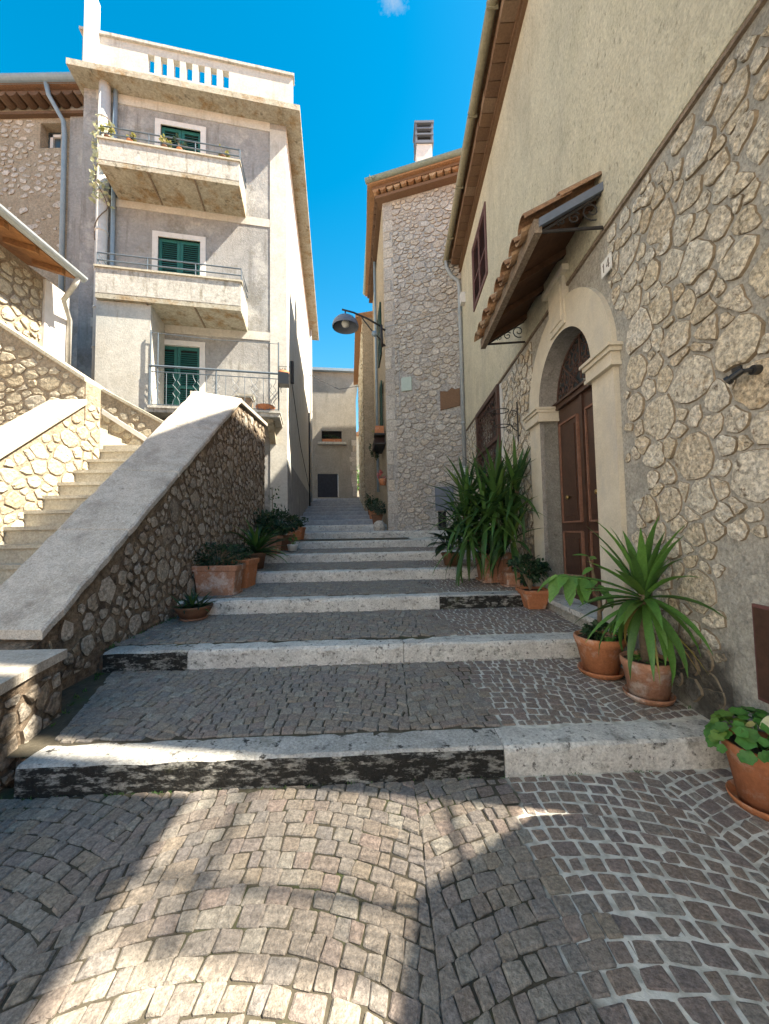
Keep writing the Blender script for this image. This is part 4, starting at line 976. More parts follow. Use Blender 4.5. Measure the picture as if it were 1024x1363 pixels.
# cornice slab and roof parapet
m = MB()
Pf = [AF.p(WA+.45, .5, ZA), AF.p(-.42, .5, ZA), AS.p(LA+.2, .5, ZA), (bk[0], bk[1], ZA), ]
m.prism([Pf[0], Pf[1], Pf[2], Pf[3], (bl[0]-.2, bl[1]+.3, ZA)], (0, 0, .17)); m.build('cornice_slab', 'concrete_stained', ha)
ZP = ZA+.17
pr = MB(); slots = [(1.55+.32*i, 1.55+.32*i+.17) for i in range(7)]
for o_ in (.30, .14):
    wall_holes(pr, AF, -.22, WA+.2, ZP, ZP+1.05, [(a, b, ZP+.30, ZP+.82) for a, b in slots], .16 if o_ == .30 else 0, o=o_)
pr.add([AF.p(-.22, .30, ZP), AF.p(-.22, .14, ZP), AF.p(-.22, .14, ZP+1.05), AF.p(-.22, .30, ZP+1.05)], [(0, 1, 2, 3)])
pr.add([AF.p(WA+.2, .30, ZP), AF.p(WA+.2, .14, ZP), AF.p(WA+.2, .14, ZP+1.05), AF.p(WA+.2, .30, ZP+1.05)], [(0, 1, 2, 3)])
pr.build('roof_parapet', 'plaster_pale', ha)
m = MB(); m.fbox(AF, -.26, WA+.26, .10, .36, ZP+1.05, ZP+1.13); m.build('parapet_coping', 'concrete_rail', ha)
m = MB(); m.fbox(AF, WA-.20, WA+.08, .30, .48, ZP, ZP+1.9); m.fbox(AF, WA-.14, WA+.08, .31, .47, ZP+1.9, ZP+2.35); m.build('parapet_post', 'plaster_white', ha)
m = MB(); m.fbox(AS, .2, 9, -.5, -.32, ZP, ZP+.35); m.build('roof_kerb', 'plaster_white', ha)
# windows
for i, (a, b, c, d) in enumerate(wins):
    m = MB()
    for q in ((a-.14, a, c, d+.14), (b, b+.14, c, d+.14), (a, b, d, d+.14)): m.fbox(AF, q[0], q[1], -.1, .03, q[2], q[3])
    m.build('window_surround', 'plaster_white', ha)
    shutters(ha, AF, a, b, c, d, -.05, 'shutter_green', pitch=.06, rail=.075)
# balconies
def balcony(name_z, s0, s1, zb, zt, dep, soff):
    m = MB(); m.fbox(AF, s0, s1, .0, dep, zb, zb+.13); sl = m.build('balcony_slab', 'concrete_stained', ha)
    m = MB()
    m.fbox(AF, s0, s1, dep-.10, dep+.005, zb+.131, zt); m.fbox(AF, s0, s0+.10, .0, dep-.10, zb+.131, zt); m.fbox(AF, s1-.10, s1, .0, dep-.10, zb+.131, zt); m.build('balcony_parapet', 'concrete_rail', ha)
    m = MB(); m.fbox(AF, s0-.03, s1+.03, dep-.13, dep+.04, zt, zt+.045); m.build('parapet_cap', 'coping_tan', ha)
    for q in np.linspace(s0, s1, 4)[1:-1]:
        r_ = MB(); r_.fbox(AF, q-.02, q+.02, .05, dep-.02, zb-.025, zb); r_.build('soffit_rib', 'wood_old', sl)
    r = MB()
    for z in (zt+.22, zt+.40): r.tube([AF.p(s0, .03, z), AF.p(s0, dep-.05, z), AF.p(s1, dep-.05, z), AF.p(s1, .03, z)], .017, 6)
    for q in np.linspace(s0, s1, 4): r.tube([AF.p(q, dep-.05, zt+.03), AF.p(q, dep-.05, zt+.40)], .014, 6)
    r.build('balcony_rail', 'rail_blue', ha)
balcony(3, 1.13, 4.40, 10.62, 11.27, 1.0, None)
balcony(2, 1.08, 4.40, 7.24, 8.0, 1.0, None)
m = MB(); m.fbox(AF, 3.22, 4.42, .0, .90, 1.5, 7.235); m.build('closet_block', 'plaster_pale', ha)
# bottom balcony with ornamental railing
m = MB(); m.fbox(AF, .12, 3.215, .0, 1.0, 4.50, 4.60); m.fbox(AF, .10, 3.215, .0, 1.03, 4.60, 4.66); m.build('balcony_slab', 'concrete_rail', ha)
for q in (.3, 2.6):
    m = MB(); m.prism([AF.p(q, 0, 4.5), AF.p(q, .8, 4.5), AF.p(q, .75, 4.40), AF.p(q, .0, 4.0)], Vector(AF.u)*.16); m.build('balcony_corbel', 'concrete_stained', ha)
r = MB(); zr0, zr1 = 4.70, 5.66
r.tube([AF.p(.15, .05, zr1), AF.p(.15, .97, zr1), AF.p(3.2, .97, zr1)], .028, 6); r.tube([AF.p(.15, .05, zr1-.14), AF.p(.15, .97, zr1-.14), AF.p(3.2, .97, zr1-.14)], .012, 5); r.tube([AF.p(.15, .05, zr0), AF.p(.15, .97, zr0), AF.p(3.2, .97, zr0)], .012, 5)
for q in np.linspace(.15, 3.2, 3): r.tube([AF.p(q, .97, 4.64), AF.p(q, .97, zr1)], .02, 6)
r.tube([AF.p(.15, .97, 4.64), AF.p(.15, .97, 6.5)], .02, 6); r.tube([AF.p(3.18, .97, 4.64), AF.p(3.18, .97, 6.55)], .018, 6); r.tube([AF.p(3.02, .97, 4.64), AF.p(3.02, .97, 6.5)], .015, 6)
r.tube([AF.p(3.18, .97, 6.5), AF.p(1.7, .97, 6.44), AF.p(.15, .97, 6.46)], .008, 4)
balr = r.build('balcony_rail', 'rail_blue', ha)
for i, q in enumerate(np.linspace(.30, 3.05, 13)):
    b = MB(); w = .085
    if i % 2: b.tube([AF.p(q, .97, zr0), AF.p(q, .97, zr1-.14)], .008, 4)
    else:
        Z = np.linspace(zr0, zr1-.14, 9)
        for sg in (-1, 1): b.tube([AF.p(q+sg*w*(1, .85, .25, 1, .0, 1, .25, .85, 1)[j], .97, Z[j]) for j in range(9)], .007, 4)
    b.build('baluster', 'rail_blue', balr)
# pipes on the left end
m = MB(); m.tube([AF.p(4.72, .16, ZA), AF.p(4.72, .16, 2.5)], .135, 14)
for z in np.arange(3.2, ZA, 1.05): m.tube([AF.p(4.72, .16, z), AF.p(4.72, .16, z+.05)], .15, 14)
m.build('flue_pipe', 'pipe_white', ha, True)
m = MB(); m.tube([AF.p(4.50, .08, ZA), AF.p(4.50, .08, 4)], .055, 8); m.build('downpipe', 'zinc_blue', ha, True)
m = MB(); m.tube([AS.p(11.0, .07, ZA-.1), AS.p(11.0, .07, 2.2)], .06, 8); m.build('downpipe', 'pipe_white', ha, True)
m = MB(); m.tube([AS.p(9.4, .05, 8.0), AS.p(9.4, .05, 2.2)], .04, 8); m.build('downpipe', 'iron', ha, True)
m = MB(); m.fbox(AS, .9, 1.0, .0, .10, 6.2, 6.9); m.build('wall_hook', 'iron', ha)
m = MB(); m.tube([AS.p(1.0, .04, 6.2), AS.p(4, .04, 4.9), AS.p(9, .04, 3.9)], .012, 5); m.build('cable', 'iron', ha)

# ================================================================= stone house on the far left (E)
he = thing('old_stone_house', (-9.6, 9.9, 2), 'old patched stone house with small deep window and zinc gutter', 'house')
ZEE = 13.95; ew = (-9.62, -9.03, 12.55, 13.3)
m = MB(); wall_holes(m, EF, -16, -7.4, .2, ZEE, [ew], .30); m.build('front_wall', 'mortar_tan', he)
m = MB(); m.fbox(EF, -8.75, -7.5, -.1, .03, .3, ZEE-.2); m.build('plaster_strip', 'plaster_grey', he)
for q in ((ew[0]+.10, ew[0]+.18, ew[2], ew[3]-.12), (ew[1]-.09, ew[1]-.01, ew[2], ew[3]-.12), (ew[0]+.10, ew[1]-.01, ew[3]-.20, ew[3]-.12), (ew[0]+.10, ew[1]-.01, ew[2], ew[2]+.07)):
    m = MB(); m.fbox(EF, q[0], q[1], -.26, -.2, q[2], q[3]); m.build('window_frame', 'plaster_white', he)
m = MB(); m.add([EF.p(ew[0], -.25, ew[2]), EF.p(ew[1], -.25, ew[2]), EF.p(ew[1], -.25, ew[3]), EF.p(ew[0], -.25, ew[3])], [(0, 1, 2, 3)]); m.build('window_pane', 'glass', he)
m = MB(); m.fbox(EF, -16, -7.9, .0, .30, ZEE-.12, ZEE-.04); m.fbox(EF, -16, -7.9, .0, .12, ZEE-.5, ZEE-.42); m.build('cornice', 'eave_shaded', he)
s = -12.6
while s < -8.0: corbel(EF, s, .02, .36, ZEE-.13, .14, he, 'eave_shaded'); s += .31
m = MB(); gutter(m, EF, -16, -7.95, .46, ZEE+.12, .12); m.build('gutter', 'zinc_blue', he)
m = MB(); m.hexa([EF.p(-16, .45, ZEE+.0), EF.p(-7.9, .45, ZEE), EF.p(-7.9, -5, ZEE+1.6), EF.p(-16, -5, ZEE+1.6), EF.p(-16, .45, ZEE+.1), EF.p(-7.9, .45, ZEE+.1), EF.p(-7.9, -5, ZEE+1.7), EF.p(-16, -5, ZEE+1.7)]); m.build('roof', 'roof_tile', he)
m = MB(); m.tube([EF.p(-9.1, .44, ZEE+.08), EF.p(-9.08, .35, ZEE-.25), EF.p(-8.86, .12, ZEE-.75), EF.p(-8.84, .10, ZEE-1.1), EF.p(-8.8, .10, 6.5)], .06, 8); m.build('downpipe', 'zinc_blue', he, True)
rs = random.Random(51)
cells = stone_cells((-11.6, -8.95, 9.2, ZEE-.55), .08, .16, .07, 1.5, rs, tries=1800, inside=lambda s, z: not (ew[0]-.12 < s < ew[1]+.1 and ew[2]-.1 < z < ew[3]+.1))
cells = [c for c in cells if rs.random() < (.85 if centroid(c)[1] > 11.2 else .25)]
lay_stones(he, EF, cells, 'stone_grey', h=(.01, .03), seed=12, limit=150, rough=.2)

# ================================================================= small house with timber eave (D)
hd = thing('timber_eave_house', (-6.8, 6.8, 4), 'small tan stone house with timber eave above the stairs', 'house')
ZD = 6.75
m = MB(); m.add([DW.p(3.5, 0, 3), DW.p(7.72, 0, 3), DW.p(7.72, 0, ZD), DW.p(3.5, 0, ZD)], [(0, 1, 2, 3)]); m.add([DW.p(7.72, 0, 3), DW.p(7.72, -4, 3), DW.p(7.72, -4, ZD+1.4), DW.p(7.72, 0, ZD)], [(0, 1, 2, 3)]); m.add([DW.p(3.5, 0, 3), DW.p(3.5, -4, 3), DW.p(3.5, -4, ZD+1.4), DW.p(3.5, 0, ZD)], [(0, 1, 2, 3)])
m.build('wall', 'mortar_tan', hd)
m = MB(); m.fbox(DW, 7.16, 7.715, -.05, .05, 3.2, ZD-.05); m.build('corner_strip', 'plaster_white', hd)
rs = random.Random(61); cells = stone_cells((5.9, 7.12, 4.2, ZD-.1), .08, .17, .04, 1.1, rs, tries=1500); lay_stones(hd, DW, cells, 'stone_tan', h=(.02, .04), seed=3, limit=120)
m = MB(); m.hexa([DW.p(3.4, .62, ZD-.02), DW.p(7.25, .62, ZD-.02), DW.p(7.25, -4, ZD+1.5), DW.p(3.4, -4, ZD+1.5), DW.p(3.4, .62, ZD+.02), DW.p(7.25, .62, ZD+.02), DW.p(7.25, -4, ZD+1.55), DW.p(3.4, -4, ZD+1.55)]); m.build('roof_boards', 'wood_orange', hd)
m = MB(); m.hexa([DW.p(3.4, .66, ZD+.021), DW.p(7.28, .66, ZD+.021), DW.p(7.28, -4, ZD+1.56), DW.p(3.4, -4, ZD+1.56), DW.p(3.4, .66, ZD+.12), DW.p(7.28, .66, ZD+.12), DW.p(7.28, -4, ZD+1.66), DW.p(3.4, -4, ZD+1.66)]); m.build('roof', 'roof_tile', hd)
for q in np.arange(4.2, 7.25, .55):
    m = MB(); m.hexa([DW.p(q-.04, 0, ZD+.09), DW.p(q+.04, 0, ZD+.09), DW.p(q+.04, .60, ZD-.12), DW.p(q-.04, .60, ZD-.12), DW.p(q-.04, 0, ZD+.19), DW.p(q+.04, 0, ZD+.19), DW.p(q+.04, .60, ZD-.022), DW.p(q-.04, .60, ZD-.022)]); m.build('rafter', 'wood_orange', hd)
m = MB(); gutter(m, DW, 3.4, 7.30, .70, ZD+.05, .09); m.build('gutter', 'zinc', hd)
m = MB(); m.tube([DW.p(7.18, .70, ZD-.02), DW.p(7.18, .60, ZD-.2), DW.p(7.3, .3, ZD-.4), DW.p(7.68, .1, ZD-.6), DW.p(7.68, .1, 4.4)], .045, 8); m.build('downpipe', 'plaster_pale', hd, True)

# ================================================================= outside stair and its walls
hs_ = thing('outdoor_staircase', (-4.0, 4.2, 0), 'outdoor stone staircase rising between two rubble walls', 'staircase')
rise, tr_ = .212, .243
n0 = 14
for k in range(n0):
    d = 5.89-tr_*(n0-1-k); z = 2.905-rise*(n0-1-k)
    m = MB(); m.box(-4.62, -3.30, d+.02, d+tr_+.06, z-rise-.05, z-.045); t_ = m.build('riser_block', 'stair_stone', hs_)
    m = MB(); m.box(-4.615, -3.30, d-.012, d+tr_+.05, z-.044, z); m.build('stair_tread', 'stair_stone', hs_)
m = MB(); m.box(-4.7, -2.80, 6.10, 8.4, 2.5, 3.02); m.build('landing', 'stair_stone', hs_)
# second flight climbing to the left between its walls
for k in range(9):
    x = -4.75-.27*k; z = 3.02+.17*(k+1)
    m = MB(); m.box(x-.30, x, 5.92, 6.98, z-.5, z); m.build('stair_tread', 'stair_stone', hs_)
m = MB(); m.prism([(-4.3, 6.985, 3.12), (-4.3, 6.985, 3.22), (-5.4, 6.985, 3.95), (-5.4, 6.985, 3.85)], (0, -.03, 0)); m.build('skirting', 'plaster_white', hs_)

def sloped_wall(name, label, poly_top, F, z_bot, thick, m_wall, m_stone, cope, cope_m, stones, h, seed, cat='wall', limit=300, rough=.14, sides=True):
    """wall with a polyline top (s,z); body behind frame plane, coping on top"""
    w = thing(name, F.p(poly_top[0][0], 0, z_bot), label, cat)
    b = MB(); P = [F.p(poly_top[0][0], 0, z_bot)]+[F.p(s, 0, z) for s, z in poly_top]+[F.p(poly_top[-1][0], 0, z_bot)]
    b.prism(P, -Vector(F.n)*thick); b.build('wall_core', m_wall, w)
    if cope:
        ov, th_ = cope
        for i in range(len(poly_top)-1):
            (s0, z0), (s1, z1) = poly_top[i], poly_top[i+1]
            b = MB(); b.hexa([F.p(s0, ov, z0), F.p(s1, ov, z1), F.p(s1, -thick-ov, z1), F.p(s0, -thick-ov, z0), F.p(s0, ov, z0+th_), F.p(s1, ov, z1+th_), F.p(s1, -thick-ov, z1+th_), F.p(s0, -thick-ov, z0+th_)]); b.build('coping_slab', cope_m, w)
    lay_stones(w, F, stones, m_stone, h=h, seed=seed, limit=limit, rough=rough)
    return w
def topz(poly, s):
    for (a, za), (b, zb) in zip(poly, poly[1:]):
        if a <= s <= b: return za+(zb-za)*(s-a)/(b-a)
    return -9
# parapet beside the street
ptop = [(2.97, .68), (6.88, 3.98), (8.42, 3.98)]
rs = random.Random(71)
cells = stone_cells((2.6, 8.42, .3, 3.98), .036, .15, .02, .85, rs, power=2.2, tries=9000, inside=lambda s, z: z > zat(-2.75, s)-.05 and (s < 8.42) and z < (topz(ptop, s) if s > 2.97 else .6+.2*(s-2.6))-.02)
pw = thing('stair_parapet', (-2.75, 5.5, .5), 'dark rubble parapet wall with broad stone coping climbing along the stairs', 'wall')
b = MB(); P = [PW.p(2.55, 0, -.1), PW.p(2.55, 0, .55)]+[PW.p(s, 0, z) for s, z in ptop]+[PW.p(8.42, 0, -.1)]
b.prism(P, (-.62, 0, 0)); b.build('wall_core', 'mortar_brown', pw)
lay_stones(pw, PW, cells, 'stone_brown', h=(.006, .032), seed=14, limit=300, rough=.30)
cw = .075
O = [(-2.69, 2.93, .70), (-2.69, 6.90, 4.00)]; I = [(-3.38, 2.93, .72), (-3.38, 6.48, 4.00)]
rj = random.Random(4); cuts = [0, .24, .47, .73, 1.0]
for c_ in range(4):
    t0, t1 = cuts[c_]+(.0012 if c_ else 0), cuts[c_+1]-(.0012 if c_ < 3 else 0); dzs = rj.uniform(-.006, .006); n_ = 10; G = {}
    V = []; f = []
    for i in range(n_+1):
        t = t0+(t1-t0)*i/n_; a_ = Vector([O[0][j]+(O[1][j]-O[0][j])*t for j in range(3)]); b_ = Vector([I[0][j]+(I[1][j]-I[0][j])*t for j in range(3)])
        e0 = rj.uniform(-.012, .010); e1 = rj.uniform(-.012, .010)
        A_ = a_+Vector((e0, 0, dzs)); B_ = b_+Vector((e1, 0, dzs)); q = (B_-A_).normalized()
        V += [tuple(A_), tuple(A_+Vector((0, 0, cw-.016))), tuple(A_+q*.018+Vector((0, 0, cw))), tuple(A_.lerp(B_, .5)+Vector((0, 0, cw+rj.uniform(-.004, .004)))), tuple(B_-q*.018+Vector((0, 0, cw))), tuple(B_+Vector((0, 0, cw-.016))), tuple(B_)]
    for i in range(n_):
        for j in range(7): f.append((i*7+j, i*7+(j+1) % 7, (i+1)*7+(j+1) % 7, (i+1)*7+j))
    f += [tuple(reversed(range(7))), tuple(range(n_*7, n_*7+7))]
    mesh_obj('coping_slab', V, f, 'coping', pw)
b = MB(); b.hexa([(-2.69, 6.902, 4.0), (-2.69, 8.46, 3.99), (-3.44, 8.46, 3.99), (-3.44, 6.462, 4.0), (-2.69, 6.902, 4.07), (-2.69, 8.46, 4.06), (-3.44, 8.46, 4.06), (-3.44, 6.462, 4.075)]); b.build('coping_slab', 'coping', pw)
b = MB(); b.box(-3.3, -2.76, 8.40, 8.44, .5, 3.98); b.build('end_face', 'stone_tan', pw)
# low wall with slab at the foot of the stairs
lwz = .58
wl_ = thing('low_wall', (-2.6, 2.1, 0), 'low dark stone wall with grey slab at the stair foot', 'wall')
b = MB(); b.prism([(-2.34, .2, -.1), (-2.30, 2.2, -.1), (-2.44, 2.82, -.1), (-3.6, 2.82, -.1), (-3.6, .2, -.1)], (0, 0, lwz+.1)); b.build('wall_core', 'mortar_brown', wl_)
LW = Frame((-2.34, .2), (.02, 1), (1, -.02)); rs = random.Random(81)
cells = stone_cells((.5, 1.98, .02, .52), .05, .11, .02, 1.0, rs, tries=800); lay_stones(wl_, LW, cells, 'stone_brown', h=(.01, .03), seed=5)
LW2 = Frame((-2.30, 2.2), (-.14, .62), (.62, .14)); cells = stone_cells((.0, .6, .02, .52), .05, .11, .02, 1.0, rs, tries=500); lay_stones(wl_, LW2, cells, 'stone_brown', h=(.01, .03), seed=6)
b = MB(); b.prism([(-2.30, .2, lwz), (-2.25, 2.15, lwz), (-2.36, 2.52, lwz), (-2.44, 2.86, lwz), (-3.6, 2.86, lwz), (-3.6, .2, lwz)], (0, 0, .065)); b.build('coping_slab', 'coping', wl_)
# wall on the inner side of the stair
itop = [(2.2, .55), (5.58, 3.54)]
rs = random.Random(91); cells = stone_cells((3.6, 5.88, 1.2, 3.6), .06, .18, .014, 1.2, rs, tries=2500, inside=lambda s, z: (z < topz(itop, s)-.03 if s < 5.58 else z < 3.6))
iw = sloped_wall('stair_wall', 'sunlit pale rubble wall on the inner side of the stairs', itop, IW, .2, .50, 'mortar_tan', 'stone_tan', (.04, .08), 'coping_tan', cells, (.008, .022), 15)
# walls of the second flight
w2top = [(-8.5, 6.52), (-4.6, 3.90)]
rs = random.Random(93); cells = stone_cells((-6.7, -4.62, 2.6, 5.3), .07, .2, .02, 1.4, rs, tries=2500, inside=lambda s, z: z < topz(w2top, s)-.04)
sloped_wall('flight_wall', 'tan rubble wall with thin coping falling towards the stair landing', w2top, W2, 1.5, .30, 'mortar_tan', 'stone_tan', (.03, .06), 'coping_tan', cells, (.008, .022), 16)
w3top = [(-8.5, 6.37), (-5.4, 4.29), (-4.1, 3.56)]
rs = random.Random(95); cells = stone_cells((-5.6, -4.1, 2.9, 4.5), .07, .16, .05, 1.2, rs, tries=1200, inside=lambda s, z: z < topz(w3top, s)-.05)
sloped_wall('flight_wall', 'yellowish rubble wall behind the upper stair flight below the green balcony', w3top, W3, 1.5, .25, 'mortar_tan', 'stone_tan', (.03, .06), 'coping_tan', cells, (.01, .025), 17)

# ================================================================= house closing the lane
hf = thing('end_house', FF.p(1.5, 0, 3.9), 'plain plastered house with dark door closing the far end of the lane', 'house')
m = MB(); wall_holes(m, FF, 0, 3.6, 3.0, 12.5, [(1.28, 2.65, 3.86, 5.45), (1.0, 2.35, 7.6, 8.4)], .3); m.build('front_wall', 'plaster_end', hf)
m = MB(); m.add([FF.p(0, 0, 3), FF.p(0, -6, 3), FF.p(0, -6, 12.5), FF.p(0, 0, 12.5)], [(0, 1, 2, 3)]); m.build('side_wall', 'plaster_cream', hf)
m = MB(); m.fbox(FF, -.3, 3.8, -6, .3, 12.5, 12.68); m.build('roof', 'zinc_blue', hf)
m = MB(); m.fbox(FF, 1.285, 2.645, -.28, -.03, 3.865, 5.445); m.build('door', 'door_dark', hf)
m = MB(); m.fbox(FF, .98, 2.37, -.28, -.22, 7.58, 8.42); m.build('window_pane', 'dark_void', hf)
m = MB(); m.fbox(FF, .7, 2.6, 0, .32, 7.44, 7.58); m.build('window_sill', 'concrete_rail', hf)
rq = random.Random(7); z = 3.9; q = []
while z < 7.5:
    h_ = rq.uniform(.25, .42); w_ = rq.uniform(.25, .5); q.append([(0, z+.01), (w_, z+.01), (w_, z+h_-.01), (0, z+h_-.01)]); z += h_
blocks(hf, FF, q, 'stone_grey', .03, name='corner_stone')
m = MB(); m.box(-3.2, 4, 40, 46, 3, 12); dh = tag(m.build('distant_house', 'plaster_cream'), 'pale yellow house seen through the gap beyond the lane', 'house')
m = MB(); m.prism([(-3.6, 39.6, 12), (4.4, 39.6, 12), (.4, 39.6, 14)], (0, 7, 0)); m.build('roof', 'roof_tile', dh)
cb = MB(); cb.tube([AS.p(9.8, .05, 10.3), Vector(AS.p(11.0, 1.7, 10.0)), CS.p(10.2, .2, 10.2)], .016, 5)
tag(cb.build('overhead_cable', 'iron'), 'thin dark cable strung across the far lane', 'cable')

# ================================================================= plants
rp = random.Random(77)
def blade(parent, base, az, el, L, w, droop, m, fold=.25, seg=6, name='leaf', tipw=.04):
    p = Vector(base); d = Vector((math.cos(az)*math.cos(el), math.sin(az)*math.cos(el), math.sin(el))); V = []; f = []
    side = Vector((-math.sin(az), math.cos(az), 0)); e = el
    for i in range(seg+1):
        t = i/seg; ww = w*(.55+.45*min(1, t*4))*(1 if t < .45 else max(tipw, 1-((t-.45)/.55)**1.5))
        up = side.cross(d).normalized()*-1
        V += [tuple(p-side*ww/2+up*ww*fold), tuple(p), tuple(p+side*ww/2+up*ww*fold)]
        e = e-droop*(.5+t*1.4)/seg; d = Vector((math.cos(az)*math.cos(e), math.sin(az)*math.cos(e), math.sin(e))); p = p+d*(L/seg)
    for i in range(seg):
        a = 3*i; f += [(a, a+1, a+4, a+3), (a+1, a+2, a+5, a+4)]
    return mesh_obj(name, V, f, m, parent, True, origin=base)
def ovate(base, d, nrm, L, w, curl=.2, lob=0.0, seg=5):
    """leaf blade: list of verts, faces"""
    d = Vector(d).normalized(); nrm = Vector(nrm); side = d.cross(nrm).normalized(); nrm = side.cross(d).normalized(); V = []; f = []
    for i in range(seg+1):
        t = i/seg; ww = w*.5*(math.sin(math.pi*min(1, t**.8*.97+.03)))**.8*(1+lob*(1 if i % 2 else -1)); c = Vector(base)+d*L*t-nrm*curl*L*t*t
        V += [tuple(c-side*ww+nrm*ww*.2), tuple(c), tuple(c+side*ww+nrm*ww*.2)]
    for i in range(seg):
        a = 3*i; f += [(a, a+1, a+4, a+3), (a+1, a+2, a+5, a+4)]
    return V, f
def roundleaf(c, nrm, r, lobes=5):
    nrm = Vector(nrm).normalized(); a = nrm.cross(Vector((.3, .2, 1))).normalized(); b = nrm.cross(a); n = 15; V = [tuple(Vector(c)-nrm*r*.18)]; ph = rp.random()*6
    for k in range(n):
        t = 2*math.pi*k/n; q = r*(1+.13*math.cos(lobes*t+ph)+rp.uniform(-.05, .05)); V.append(tuple(Vector(c)+a*q*math.cos(t)+b*q*math.sin(t)+nrm*rp.uniform(-.1, .1)*r))
    return V, [(0, 1+k, 1+(k+1) % n) for k in range(n)]
def rdir(): 
    z = rp.uniform(-1, 1); a = rp.uniform(0, 6.283); q = math.sqrt(1-z*z); return Vector((q*math.cos(a), q*math.sin(a), z))
def foliage(parent, c, rx, ry, rz, n, ls, m, name='foliage', asp=.45, lo=-.5):
    mb = MB(); c = Vector(c); clumps = []
    for _ in range(max(5, n//28)):
        d = rdir(); d.z = max(lo, d.z); clumps.append((Vector((d.x*rx, d.y*ry, d.z*rz))*rp.uniform(.45, .95), rp.uniform(.22, .42)))
    for i in range(n):
        q, s_ = rp.choice(clumps); d = rdir(); p = c+q+Vector((d.x*rx, d.y*ry, d.z*rz))*s_*rp.uniform(.4, 1.1)
        o = (p-c).normalized(); dd = (o+rdir()*.8).normalized(); V, f = ovate(p, dd, (o+rdir()*.6+Vector((0, 0, .7))), ls*rp.uniform(.7, 1.3), ls*asp*rp.uniform(.8, 1.2), seg=3); mb.add(V, f)
    st = MB()
    for q, s_ in clumps: st.tube([(c.x, c.y, c.z-rz), tuple(c+q*.45+Vector((0, 0, -rz*.2))), tuple(c+q)], [.012, .008, .004], 5)
    st.build('stems', 'trunk', parent)
    return tag(mb.build(name, m, parent, False), kind='stuff')
def round_pot(parent, c, rb, rt, h, m, saucer=None, sm=None, n=28):
    b = MB(); b.lathe(c, [(0, .012), (rb, .012), (rb+(rt-rb)*.8*.9, h*.78), (rb+(rt-rb)*.86, h*.80), (rb+(rt-rb)*.90, h*.84), (rt*.985, h*.86), (rt, h*.90), (rt, h*.985), (rt*.97, h), (rt*.91, h), (rt*.90, h*.9), (0, h*.9)], n); p = b.build('pot', m, parent, True)
    b = MB(); b.lathe(c, [(0, h*.905), (rt*.5, h*.925), (rt*.895, h*.905)], 16); b.build('soil', 'soil', p, True)
    if saucer:
        b = MB(); b.lathe(c, [(0, 0), (saucer*.86, 0), (saucer*.98, .03), (saucer, .045), (saucer*.96, .046), (saucer*.84, .014), (0, .011)], n); b.build('saucer', sm or m, parent, True)
    return p
def square_pot(parent, c, wb, wt, h, m, tray=None, dy=1.0, rz=0.0):
    b = MB(); cz, sz = math.cos(rz), math.sin(rz)
    def ring(w, z): return [(c[0]+(x*cz-y*sz)*w, c[1]+(x*sz+y*cz)*w, c[2]+z) for x, y in ((-1, -dy), (-.85, -dy*1.06), (.85, -dy*1.06), (1, -dy), (1.03, -dy*.85), (1.03, dy*.85), (1, dy), (.85, dy*1.06), (-.85, dy*1.06), (-1, dy), (-1.03, dy*.85), (-1.03, -dy*.85))]
    rings = [ring(wb*.5, 0), ring((wb+(wt-wb)*.82)*.5, h*.80), ring(wt*.52, h*.82), ring(wt*.53, h*.97), ring(wt*.51, h), ring(wt*.46, h), ring(wt*.45, h*.88)]
    n = 12; V = [v for r_ in rings for v in r_]
    f = [(a*n+j, a*n+(j+1) % n, (a+1)*n+(j+1) % n, (a+1)*n+j) for a in range(len(rings)-1) for j in range(n)]+[tuple(reversed(range(n)))]
    b.add(V, f); p = b.build('pot', m, parent)
    b = MB(); b.add(ring(wt*.455, h*.885), [tuple(range(n))]); b.build('soil', 'soil', p)
    if tray:
        b = MB(); b.prism(ring(tray*.5, -.0), (0, 0, .025)); b.build('saucer', m, parent)
    return p
def yucca_head(parent, c, n, L, w, m, ymat=None, el0=1.45, el1=-.75, seed=1, lean=(0, 0)):
    r = random.Random(seed)
    for i in range(n):
        t = i/n; el = el0+(el1-el0)*t+r.uniform(-.12, .12); az = i*2.39996+r.uniform(-.25, .25); mm = ymat if (ymat and t > .72 and r.random() < .4) else m
        b = (c[0]+.03*math.cos(az)+lean[0]*(1-t), c[1]+.03*math.sin(az), c[2]-.13*t)
        blade(parent, b, az, el, L*r.uniform(.78, 1.08)*(1 if t > .12 else .8), w*r.uniform(.85, 1.1), r.uniform(.15, .5)+.55*max(0, t-.35)*2, mm, fold=.22)

